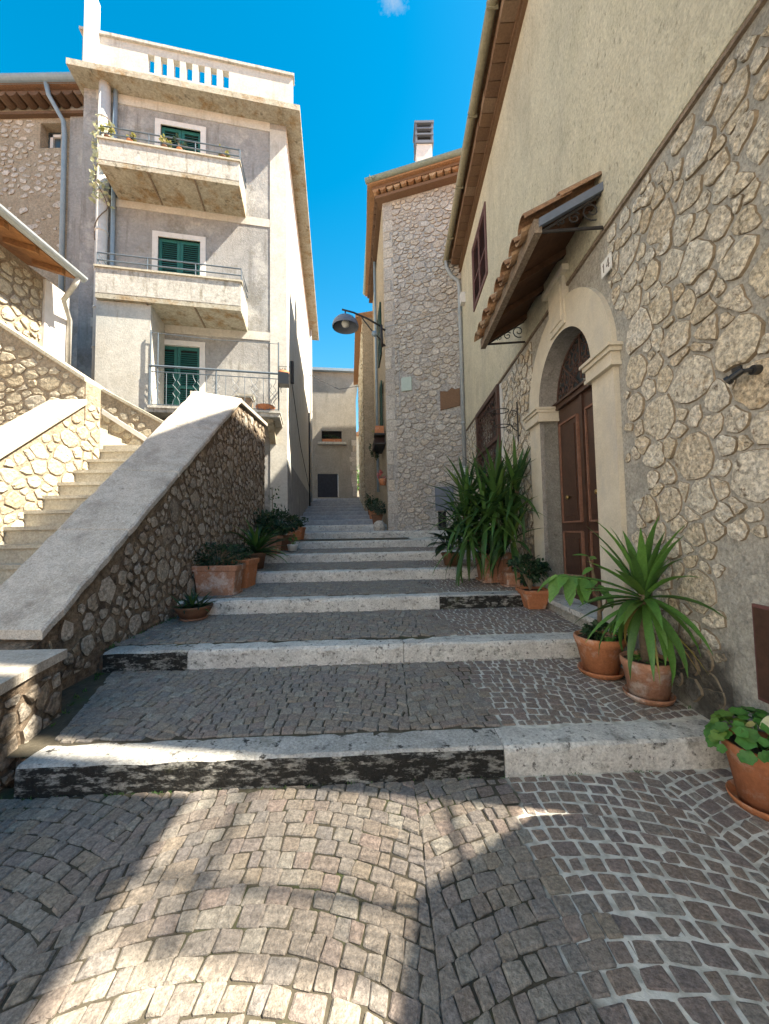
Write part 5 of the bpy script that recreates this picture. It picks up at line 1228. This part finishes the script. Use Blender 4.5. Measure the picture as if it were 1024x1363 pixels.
# 1 geranium pot beside the lowest step
P1 = (2.0, 2.04, .0)
t = thing('potted_geranium', P1, 'orange terracotta pot with bright green geranium and variegated ivy', 'potted plant')
round_pot(t, P1, .105, .165, .33, 'terracotta', .155)
for i in range(130):
    d = rdir(); d.z = abs(d.z)*.9+.05
    c = Vector((P1[0]+d.x*.215, P1[1]+d.y*.21, .30+d.z*.17+rp.uniform(-.02, .03)))
    if c.x > 2.16: continue
    V, f = roundleaf(c, d+Vector((0, -.3, .7)), rp.uniform(.022, .042)); mesh_obj('leaf', V, f, 'leaf_geranium', t, True)
st = MB()
for i in range(16):
    d = rdir(); st.tube([(P1[0], P1[1], .29), (P1[0]+d.x*.08, P1[1]+d.y*.08, .36), (P1[0]+d.x*.15, P1[1]+d.y*.15, .42)], .004, 4)
st.build('stems', 'leaf_geranium', t)
for (dx, dy, dz, L, az, m) in ((.02, -.10, .50, .11, 2.9, 'leaf_variegated'), (.06, -.13, .44, .07, -1.2, 'leaf_variegated'), (.03, -.08, .515, .085, 3.1, 'leaf_dark'), (.09, -.10, .53, .10, .3, 'leaf_variegated'), (-.08, -.06, .46, .06, 2.0, 'leaf_pale_yellow'), (.10, -.05, .48, .09, .6, 'leaf_dark')):
    V, f = ovate((P1[0]+dx, P1[1]+dy, dz), (math.cos(az), math.sin(az), -.5), (0, -1, 1), L, L*.62, seg=5); mesh_obj('leaf', V, f, m, t, True)
    st = MB(); st.tube([(P1[0], P1[1], .3), (P1[0]+dx*.8, P1[1]+dy*.8, dz-.06), (P1[0]+dx, P1[1]+dy, dz)], .004, 4); st.build('stem', 'leaf_geranium', t)

# 2 yucca in a terracotta pot
P2 = (1.985, 2.87, zat(1.98, 2.87)+.004)
t = thing('potted_yucca', P2, 'young yucca with yellowing lower leaves in weathered terracotta pot', 'potted plant')
round_pot(t, P2, .125, .178, .30, 'terracotta_pale', .168)
b = MB(); b.tube([(P2[0], P2[1], P2[2]+.26), (P2[0]-.01, P2[1], P2[2]+.5), (P2[0]-.01, P2[1]-.02, P2[2]+.82)], [.04, .035, .035], 8); b.build('trunk', 'trunk', t, True)
for i, L, (dx, z) in ((1, .58, (-.01, .84)),):
    r = random.Random(3)
    n = 50
    for k in range(n):
        tt = k/n; el = 1.5-2.35*tt+r.uniform(-.12, .12); az = k*2.39996+r.uniform(-.3, .3); Lk = L*r.uniform(.8, 1.1)
        if math.cos(az) > .35: Lk *= .62; az = az if el > .2 else az+math.pi*.8
        if math.cos(az) > 0 and el > -.3 and el < 1.1: el = 1.1+r.uniform(0, .2)
        mm = 'leaf_yellow' if (tt > .74 and r.random() < .30) else ('leaf_bright' if r.random() < .5 else 'leaf_yucca')
        blade(t, (P2[0]-.01+.025*math.cos(az), P2[1]-.02+.025*math.sin(az), P2[2]+z-.16*tt), az, el, Lk, .068*r.uniform(.8, 1.15), r.uniform(.05, .45)+1.1*max(0, tt-.35), mm, fold=.2)
for az, el, L in ((-1.2, .25, .52), (-1.35, -.2, .55), (-1.0, -.5, .5), (-1.45, .8, .5), (-1.7, -.8, .5)):
    blade(t, (P2[0], P2[1]-.03, P2[2]+.76), az, el, L, .07, .7, rp.choice(['leaf_yucca', 'leaf_bright']))
for az, el in ((-.95, -.75), (-1.1, -.6), (-1.9, -1.0)): blade(t, (P2[0], P2[1]-.03, P2[2]+.66), az, el, .52, .022, .35, 'leaf_yellow')
foliage(t, (P2[0]-.03, P2[1], P2[2]+.31), .12, .12, .05, 50, .04, 'leaf_geranium')

# 3 leggy plant with large drooping leaves
P3 = (1.89, 3.33, zat(1.89, 3.33)+.004)
t = thing('potted_sapling', P3, 'leggy sapling with large drooping leaves in orange terracotta pot', 'potted plant')
round_pot(t, P3, .135, .205, .33, 'terracotta', .185)
b = MB(); b.tube([(P3[0], P3[1], P3[2]+.28), (P3[0]+.02, P3[1], P3[2]+.6), (P3[0]-.02, P3[1], P3[2]+.85), (P3[0]-.06, P3[1], P3[2]+1.03)], [.022, .018, .012, .006], 7)
b.tube([(P3[0]-.0, P3[1], P3[2]+.72), (P3[0]-.14, P3[1]-.03, P3[2]+.86), (P3[0]-.34, P3[1]-.05, P3[2]+.88)], [.011, .008, .005], 6)
b.tube([(P3[0]+.01, P3[1], P3[2]+.52), (P3[0]+.05, P3[1]-.05, P3[2]+.62), (P3[0]+.03, P3[1]-.1, P3[2]+.72)], [.012, .009, .006], 6); b.build('stem', 'trunk', t, True)
for (dx, dy, z, L, az, el) in ((-.33, -.05, .88, .27, 3.4, -.9), (-.36, -.05, .87, .25, 2.6, -.5), (-.28, -.06, .87, .26, -1.9, -1.0), (-.22, -.04, .87, .25, -2.4, -.7), (-.18, -.02, .86, .24, -1.5, -1.1), (-.12, -.03, .84, .24, -2.0, -.6),
                               (-.06, 0, 1.03, .13, 2.9, .3), (-.06, 0, 1.03, .12, -1.6, .1), (-.05, 0, 1.0, .12, .5, .3), (-.03, 0, .93, .14, 3.6, -.2), (.0, -.03, .78, .2, -1.3, -.7), (-.02, -.04, .82, .22, -2.9, -.4), (-.3, -.05, .88, .2, 4.0, -.3), (.03, -.1, .72, .16, -1.8, -.5), (-.38, -.05, .88, .22, 3.1, -1.2)):
    V, f = ovate((P3[0]+dx, P3[1]+dy, P3[2]+z), (math.cos(az)*math.cos(el), math.sin(az)*math.cos(el), math.sin(el)), (0, -.3, 1), L, L*.40, curl=.25, lob=.10, seg=8); mesh_obj('leaf', V, f, 'leaf_bright', t, True)
foliage(t, (P3[0], P3[1]-.02, P3[2]+.37), .17, .17, .10, 150, .06, 'leaf_dark', asp=.7); foliage(t, (P3[0]+.04, P3[1]-.1, P3[2]+.35), .10, .08, .05, 50, .05, 'leaf_geranium', name='ivy', asp=.7)

# 4 small dark shrub in a square pot by the threshold
P4 = (1.99, 5.02, zat(1.99, 5.02)+.004)
t = thing('potted_shrub', P4, 'small dark glossy shrub in square terracotta pot beside the threshold', 'potted plant')
square_pot(t, P4, .22, .34, .25, 'terracotta'); foliage(t, (P4[0]-.05, P4[1]-.02, P4[2]+.48), .30, .24, .24, 620, .065, 'leaf_dark', asp=.5)

# 5 big yucca
P5 = (1.80, 6.15, zat(1.80, 6.15)+.004)
t = thing('large_potted_yucca', P5, 'large dark many-headed yucca in tall square terracotta pot', 'potted plant')
square_pot(t, P5, .42, .50, .46, 'terracotta_pale', tray=.5)
hd_ = [(-.50, -.18, 1.12), (-.20, -.22, 1.30), (.28, -.40, 1.50), (-.48, -.25, .75), (.10, -.42, 1.0), (-.38, .10, 1.42), (.14, -.46, .74), (-.02, -.34, 1.55), (-.22, -.42, 1.05), (-.05, -.45, 1.28)]
b = MB()
for dx, dy, z in hd_: b.tube([(P5[0]+dx*.2, P5[1]+dy*.2, P5[2]+.4), (P5[0]+dx*.7, P5[1]+dy*.7, P5[2]+.3+z*.4), (P5[0]+dx, P5[1]+dy, P5[2]+z-.05)], [.045, .04, .035], 7)
b.build('trunks', 'trunk', t, True)
for i, (dx, dy, z) in enumerate(hd_):
    r = random.Random(20+i); n = 40
    for k in range(n):
        tt = k/n; el = 1.45-2.5*tt+r.uniform(-.15, .15); az = k*2.39996+i+r.uniform(-.3, .3)
        Lk = .80*r.uniform(.75, 1.08)
        room = (2.1+.033*P5[1]-.06)-(P5[0]+dx)
        if math.cos(az)*math.cos(el)*Lk > room:
            if el > .3: el = 1.25
            else: az = math.pi-az
        blade(t, (P5[0]+dx+.03*math.cos(az), P5[1]+dy+.03*math.sin(az), P5[2]+z-.14*tt), az, el, Lk, .068*r.uniform(.8, 1.1), r.uniform(.1, .45)+.8*max(0, tt-.35), 'leaf_yucca' if r.random() < .62 else 'leaf_yucca_dark', fold=.2)
P6 = (1.92, 5.66, zat(1.92, 5.66)+.004)
t = thing('terracotta_pot', P6, 'small square terracotta pot on tray half hidden behind the shrub', 'pot'); square_pot(t, P6, .18, .22, .20, 'terracotta_pale', tray=.27)
P7 = (1.20, 6.75, zat(1.20, 6.75)+.004)
t = thing('broad_leaf_plant', P7, 'dark broad-leaved plant in low pot beside the large yucca', 'potted plant'); round_pot(t, P7, .12, .18, .24, 'pot_brown')
for k in range(34):
    az = k*2.4; el = rp.uniform(-.3, 1.1); L = rp.uniform(.25, .42); q = (P7[0]+.12*math.cos(az), P7[1]+.12*math.sin(az), P7[2]+rp.uniform(.3, .65))
    V, f = ovate(q, (math.cos(az)*math.cos(el), math.sin(az)*math.cos(el), math.sin(el)), (0, 0, 1), L, L*.5, curl=.4, seg=5); mesh_obj('leaf', V, f, 'leaf_dark', t, True)
b = MB()
for k in range(10): b.tube([(P7[0], P7[1], P7[2]+.2), (P7[0]+.12*math.cos(k*2.4), P7[1]+.12*math.sin(k*2.4), P7[2]+.6)], .008, 4)
b.build('stems', 'leaf_dark', t)

# left row of pots along the parapet
P8 = (-2.44, 4.72, zat(-2.44, 4.72)+.003)
t = thing('aloe_bowl', P8, 'shallow dark brown bowl with spiky aloe rosettes at the parapet foot', 'potted plant')
b = MB(); b.lathe(P8, [(0, .01), (.13, .01), (.20, .10), (.225, .15), (.23, .165), (.21, .17), (.19, .13), (0, .12)], 24); b.build('pot', 'pot_brown', t, True)
b = MB(); b.lathe(P8, [(0, 0), (.15, 0), (.17, .02), (0, .01)], 20); b.build('saucer', 'terracotta_pale', t, True)
for dx, dy, n in ((-.03, .02, 18), (.1, -.05, 11), (-.11, -.06, 11)):
    for k in range(n):
        az = k*2.4+dx*9; el = rp.uniform(.1, 1.3)
        if math.cos(az) < -.3 and el < .8: az = math.pi-az
        blade(t, (P8[0]+dx, P8[1]+dy, P8[2]+.13), az, el, rp.uniform(.2, .34), .03, rp.uniform(.1, .6), 'leaf_grey' if rp.random() < .3 else 'leaf_yucca_dark', fold=.4)
P9 = (-2.42, 5.40, zat(-2.42, 5.40)+.003)
t = thing('planter_trough', P9, 'pinkish rectangular terracotta trough with low trailing greenery', 'planter')
square_pot(t, P9, .50, .60, .42, 'terracotta_pale', tray=.56, dy=.55); foliage(t, (P9[0]-.02, P9[1], P9[2]+.54), .40, .22, .22, 1000, .05, 'leaf_dark', asp=.5); foliage(t, (P9[0]+.0, P9[1]-.02, P9[2]+.55), .33, .16, .26, 160, .05, 'leaf_grey', name='sprigs', asp=.35)
P10 = (-2.36, 5.98, zat(-2.36, 5.98)+.003)
t = thing('planter', P10, 'orange square terracotta planter close behind the rectangular trough', 'planter'); square_pot(t, P10, .38, .46, .44, 'terracotta'); foliage(t, (P10[0], P10[1], P10[2]+.5), .2, .2, .14, 220, .05, 'leaf_dark')
P11 = (-2.36, 6.72, zat(-2.36, 6.72)+.003)
t = thing('strap_leaf_plant', P11, 'strap-leaved plant with arching blades in brown pot by the parapet', 'potted plant'); round_pot(t, P11, .14, .19, .30, 'pot_brown')
for k in range(46):
    az = k*2.4; el = rp.uniform(-.1, 1.4)
    if math.cos(az) < -.2: el = max(el, 1.0)
    if math.cos(az)*math.cos(el) < -.35: az = math.pi-az
    blade(t, (P11[0], P11[1], P11[2]+.28), az, el, rp.uniform(.55, .9), .06, rp.uniform(.4, 1.2), 'leaf_yucca' if rp.random() < .45 else 'leaf_yucca_dark')
for i, (x, y, h_, r_, nm, lab, pm, lm) in enumerate(((-2.42, 7.75, .38, .40, 'potted_bush', 'mossy square planter with dense dark bush beyond the strap-leaved plant', 'terracotta_pale', 'leaf_dark'), (-2.45, 8.75, .36, .46, 'potted_bush', 'dark round bush in brown pot near the parapet end', 'pot_brown', 'leaf_dark'), (-2.42, 10.05, .34, .30, 'potted_bush', 'small green bush in red terracotta pot at the grey house corner', 'terracotta', 'leaf_dark'))):
    p = (x, y, zat(x, y)+.003); t = thing(nm, p, lab, 'potted plant'); square_pot(t, p, .34, .42, h_, pm); foliage(t, (x, y, p[2]+h_+r_*.6), r_, r_, r_*.75, 900 if i < 2 else 400, .075, lm, asp=.5)
p = (-2.08, 8.30, zat(-2.08, 8.30)+.003); t = thing('white_flower_pot', p, 'small white pot with lime green sprout on the step edge', 'potted plant')
round_pot(t, p, .09, .12, .16, 'white_ceramic'); foliage(t, (p[0], p[1], p[2]+.24), .10, .10, .12, 60, .06, 'leaf_bright')
# weeds at the grey wall
p = (-2.66, 8.62, zat(-2.6, 8.62)); t = thing('wall_creeper', p, 'thin green creeper climbing where the parapet meets the grey house', 'plant')
mb = MB()
for k in range(60):
    z = rp.uniform(.2, 1.5); V, f = ovate((p[0]+rp.uniform(-.06, .16), p[1]+rp.uniform(-.1, .1), p[2]+z), rdir(), rdir(), .07, .05, seg=3); mb.add(V, f)
tag(mb.build('foliage', 'leaf_yucca_dark', t), kind='stuff'); b = MB(); b.tube([(p[0], p[1], p[2]-.01), (p[0]+.04, p[1], p[2]+.7), (p[0]+.02, p[1], p[2]+1.5)], .008, 5); b.build('stems', 'trunk', t)

# right side of the lane beyond the rubble house
for (s, o, r_, lab, pm) in ((.7, .28, .34, 'grey green bush in dark pot on the rubble house corner step', 'pot_brown'), (2.2, .30, .30, 'dark bush in red pot along the side of the rubble house', 'terracotta'), (3.6, .28, .40, 'tall dark bush in pot beneath the hanging flower box', 'pot_brown')):
    q = CS.p(s, o, 0); p = (q[0], q[1], zat(q[0], q[1])+.003); t = thing('potted_bush', p, lab, 'potted plant'); square_pot(t, p, .26, .34, .32, pm); foliage(t, (p[0], p[1], p[2]+.32+r_*.6), r_*.8, r_, r_*.9, 380, .08, 'leaf_grey' if s < 1 else 'leaf_dark')
q = CS.p(.15, .26, 0); p = (q[0], q[1], zat(q[0], q[1])); b = MB(); b.lathe((p[0], p[1], p[2]-.03), [(0, 0), (.16, .02), (.20, .14), (.17, .26), (.08, .33), (0, .34)], 9); tag(b.build('boulder', 'stone_grey'), 'pale rounded boulder on the step at the rubble house corner', 'stone')
q = CS.p(.85, .02, 4.35); t = thing('window_box', q, 'dark hanging window box with trailing plants under green shutters', 'planter')
b = MB(); b.fbox(CS, .5, 1.6, .02, .34, 4.30, 4.55); b.build('trough', 'fabric_dark', t); b = MB(); b.fbox(CS, .25, .55, .05, .33, 4.62, 4.86); b.build('trough', 'terracotta', t); b = MB(); b.fbox(CS, .2, 1.7, .0, .36, 4.26, 4.30); b.fbox(CS, .2, .6, .0, .36, 4.56, 4.615); b.fbox(CS, .3, .36, .0, .03, 4.25, 4.7); b.build('bracket', 'iron', t)
q = CS.p(.7, .25, 4.62); foliage(t, q, .18, .4, .22, 220, .08, 'leaf_pale_yellow'); q = CS.p(1.2, .3, 4.3); foliage(t, q, .15, .35, .3, 180, .08, 'leaf_dark', name='trailing_foliage')
q = CS.p(.3, .12, 3.2); t = thing('flower_basket', q, 'red flowering plant hanging on the rubble house side wall', 'potted plant')
b = MB(); b.lathe((q[0], q[1], 2.95), [(0, 0), (.09, .01), (.13, .22), (.11, .22), (0, .18)], 12); b.build('pot', 'terracotta', t, True); b = MB(); b.tube([CS.p(.3, -.02, 3.1), CS.p(.3, .12, 3.05)], .02, 5); b.build('hook', 'iron', t); foliage(t, (q[0], q[1], 3.28), .14, .2, .28, 160, .06, 'red_flower', name='flowers')
# far end: sill plants and a pot in the gap
q = FF.p(1.6, .16, 7.58); t = thing('sill_plants', q, 'row of dark plants on the sill of the end house', 'potted plant'); b = MB(); b.fbox(FF, 1.0, 2.3, .04, .28, 7.582, 7.78); b.build('trough', 'terracotta', t); foliage(t, (q[0], q[1], 7.95), .75, .2, .25, 240, .12, 'leaf_dark')
q = FF.p(-.35, .4, 0); p = (q[0], q[1], zat(q[0], q[1])-.02); t = thing('potted_bush', p, 'orange pot with red flowers in the bright gap beside the end house', 'potted plant'); round_pot(t, p, .2, .28, .7, 'terracotta'); foliage(t, (p[0], p[1], p[2]+1.0), .3, .3, .3, 150, .1, 'red_flower', name='flowers')
t = thing('garden_tree', (-1.6, 33, 4), 'light green garden tree in the gap beyond the end house', 'tree'); b = MB(); b.tube([(-1.6, 33, 3.9), (-1.6, 33, 5.5), (-1.5, 33, 7)], [.12, .09, .05], 7); b.build('trunk', 'trunk', t); foliage(t, (-1.6, 33, 6.2), 1.2, 1.2, 1.6, 700, .25, 'leaf_bright', name='crown')

# balcony plants
lab3 = ['yellowing succulent at the pipe end of the top balcony', 'small yellow succulent on the top balcony parapet by the pipe', 'tall pale succulents before the top green shutters', 'white flowering succulent on the top balcony before the shutters', 'lone orange succulent at the open end of the top balcony']
for i, (s, n, h_, m) in enumerate(((4.25, 60, .5, 'leaf_pale_yellow'), (3.75, 40, .22, 'leaf_pale_yellow'), (2.95, 60, .42, 'leaf_pale_yellow'), (2.6, 40, .36, 'leaf_grey'), (1.55, 40, .26, 'leaf_pale_yellow'))):
    p = AF.p(s, .93, 11.315); t = thing('potted_succulent', p, lab3[i], 'potted plant'); round_pot(t, p, .05, .075, .11, 'terracotta' if i % 2 else 'pot_brown', n=12); foliage(t, (p[0], p[1], p[2]+.11+h_*.5), .14, .10, h_*.5, n, .08, m, asp=.7)
p = AF.p(4.72, .3, 11.0); t = thing('climbing_vine', p, 'pale leaved vine wrapped round the white flue pipe', 'plant'); mb = MB()
for k in range(150):
    z = rp.uniform(10.2, 12.6); a = rp.uniform(0, 6.28); c = Vector(AF.p(4.72+.2*math.cos(a), .16+.2*abs(math.sin(a)), z)); V, f = ovate(c, rdir(), Vector(AF.n)+rdir()*.5, .11, .09, seg=3); mb.add(V, f)
tag(mb.build('foliage', 'leaf_variegated', t), kind='stuff'); b = MB(); b.tube([AF.p(4.72+.15*math.cos(z*4), .16+.15*abs(math.sin(z*4)), z) for z in np.linspace(9.2, 12.6, 24)], .012, 5); b.build('stems', 'trunk', t)
p = AF.p(.05, 1.12, 5.32); t = thing('balcony_planter', p, 'black hanging box with terracotta pot on the lower balcony rail', 'planter')
b = MB(); b.fbox(AF, -.12, .14, .96, 1.24, 5.30, 5.60); b.build('trough', 'black_plastic', t); b = MB(); c = AF.p(.01, 1.10, 5.50); b.lathe(c, [(0, 0), (.10, 0), (.14, .16), (.12, .16), (0, .12)], 14); b.build('pot', 'terracotta', t, True); b = MB(); b.tube([AF.p(-.12, .98, 5.6), AF.p(-.12, .98, 5.86), AF.p(.14, .98, 5.86), AF.p(.14, .98, 5.6)], .01, 5); b.build('handle', 'iron', t); foliage(t, (c[0], c[1], c[2]+.2), .1, .1, .06, 30, .06, 'leaf_grey')
p = AF.p(.5, .8, 4.662); t = thing('plant_bowl', p, 'wide orange bowl on the lower balcony floor', 'bowl'); b = MB(); b.lathe(p, [(0, 0), (.16, 0), (.25, .14), (.24, .17), (.2, .14), (0, .12)], 18); b.build('bowl', 'terracotta', t, True); b = MB(); b.lathe(p, [(0, .125), (.205, .14)], 16); b.build('soil', 'soil', t)
p = AF.p(1.0, .6, 4.662); t = thing('bird_house', p, 'little wooden box with slanted lid on the lower balcony', 'box'); b = MB(); b.fbox(AF, .85, 1.2, .5, .75, 4.662, 5.05); b.build('body', 'wood_old', t); b = MB(); b.fbox(AF, .80, 1.25, .45, .8, 5.052, 5.14); b.build('lid', 'stair_stone', t)

mb = MB(); rw_ = random.Random(9)
def tuft(x, y, z, n, L):
    for k in range(n):
        az = rw_.uniform(0, 6.28); el = rw_.uniform(.5, 1.4); d = (math.cos(az)*math.cos(el), math.sin(az)*math.cos(el), math.sin(el)); V, f = ovate((x+rw_.uniform(-.02, .02), y+rw_.uniform(-.012, .006), z), d, rdir(), L*rw_.uniform(.5, 1.2), L*.22, seg=3); mb.add(V, f)
for k in range(70):
    x = rw_.uniform(-2.1, 1.6)
    if rw_.random() < .35: x = rw_.uniform(-2.3, -1.2)
    tuft(x, driser(0, x)-.008, .0, rw_.randint(2, 6), .022)
for k in range(60):
    i = rw_.randint(1, 4); x = rw_.uniform(-2.7, 1.9); tuft(x, driser(i, x)-.008, i*(RISE+SL)-.006, rw_.randint(2, 5), .022)
for k in range(60):
    y = rw_.uniform(2.45, 7.5); x = xl(y)+.03+rw_.uniform(0, .05); tuft(x, y, zat(x, y)-.006, rw_.randint(3, 8), .04)
for k in range(26):
    y = rw_.uniform(2.1, 5.0); x = xr(y)-.05; tuft(x, y, zat(x, y)-.006, rw_.randint(2, 6), .03)
tag(mb.build('weeds', 'leaf_yucca'), 'tiny weeds sprouting along kerbs and wall feet', 'weeds', kind='stuff')

# groups of look-alikes
for o in bpy.data.objects:
    if o.parent is None and o.get('category') in ('potted plant', 'planter'):
        n = o.name.split('.')[0]
        if n == 'potted_succulent': o['group'] = 'succulents on the top balcony'
        elif o.location.x < -1.9 and o.location.y < 10.3 and o.location.z < 2: o['group'] = 'potted plants along the stair parapet'
        elif o.location.x > 1.0 and o.location.y < 8: o['group'] = 'potted plants beside the arched door'
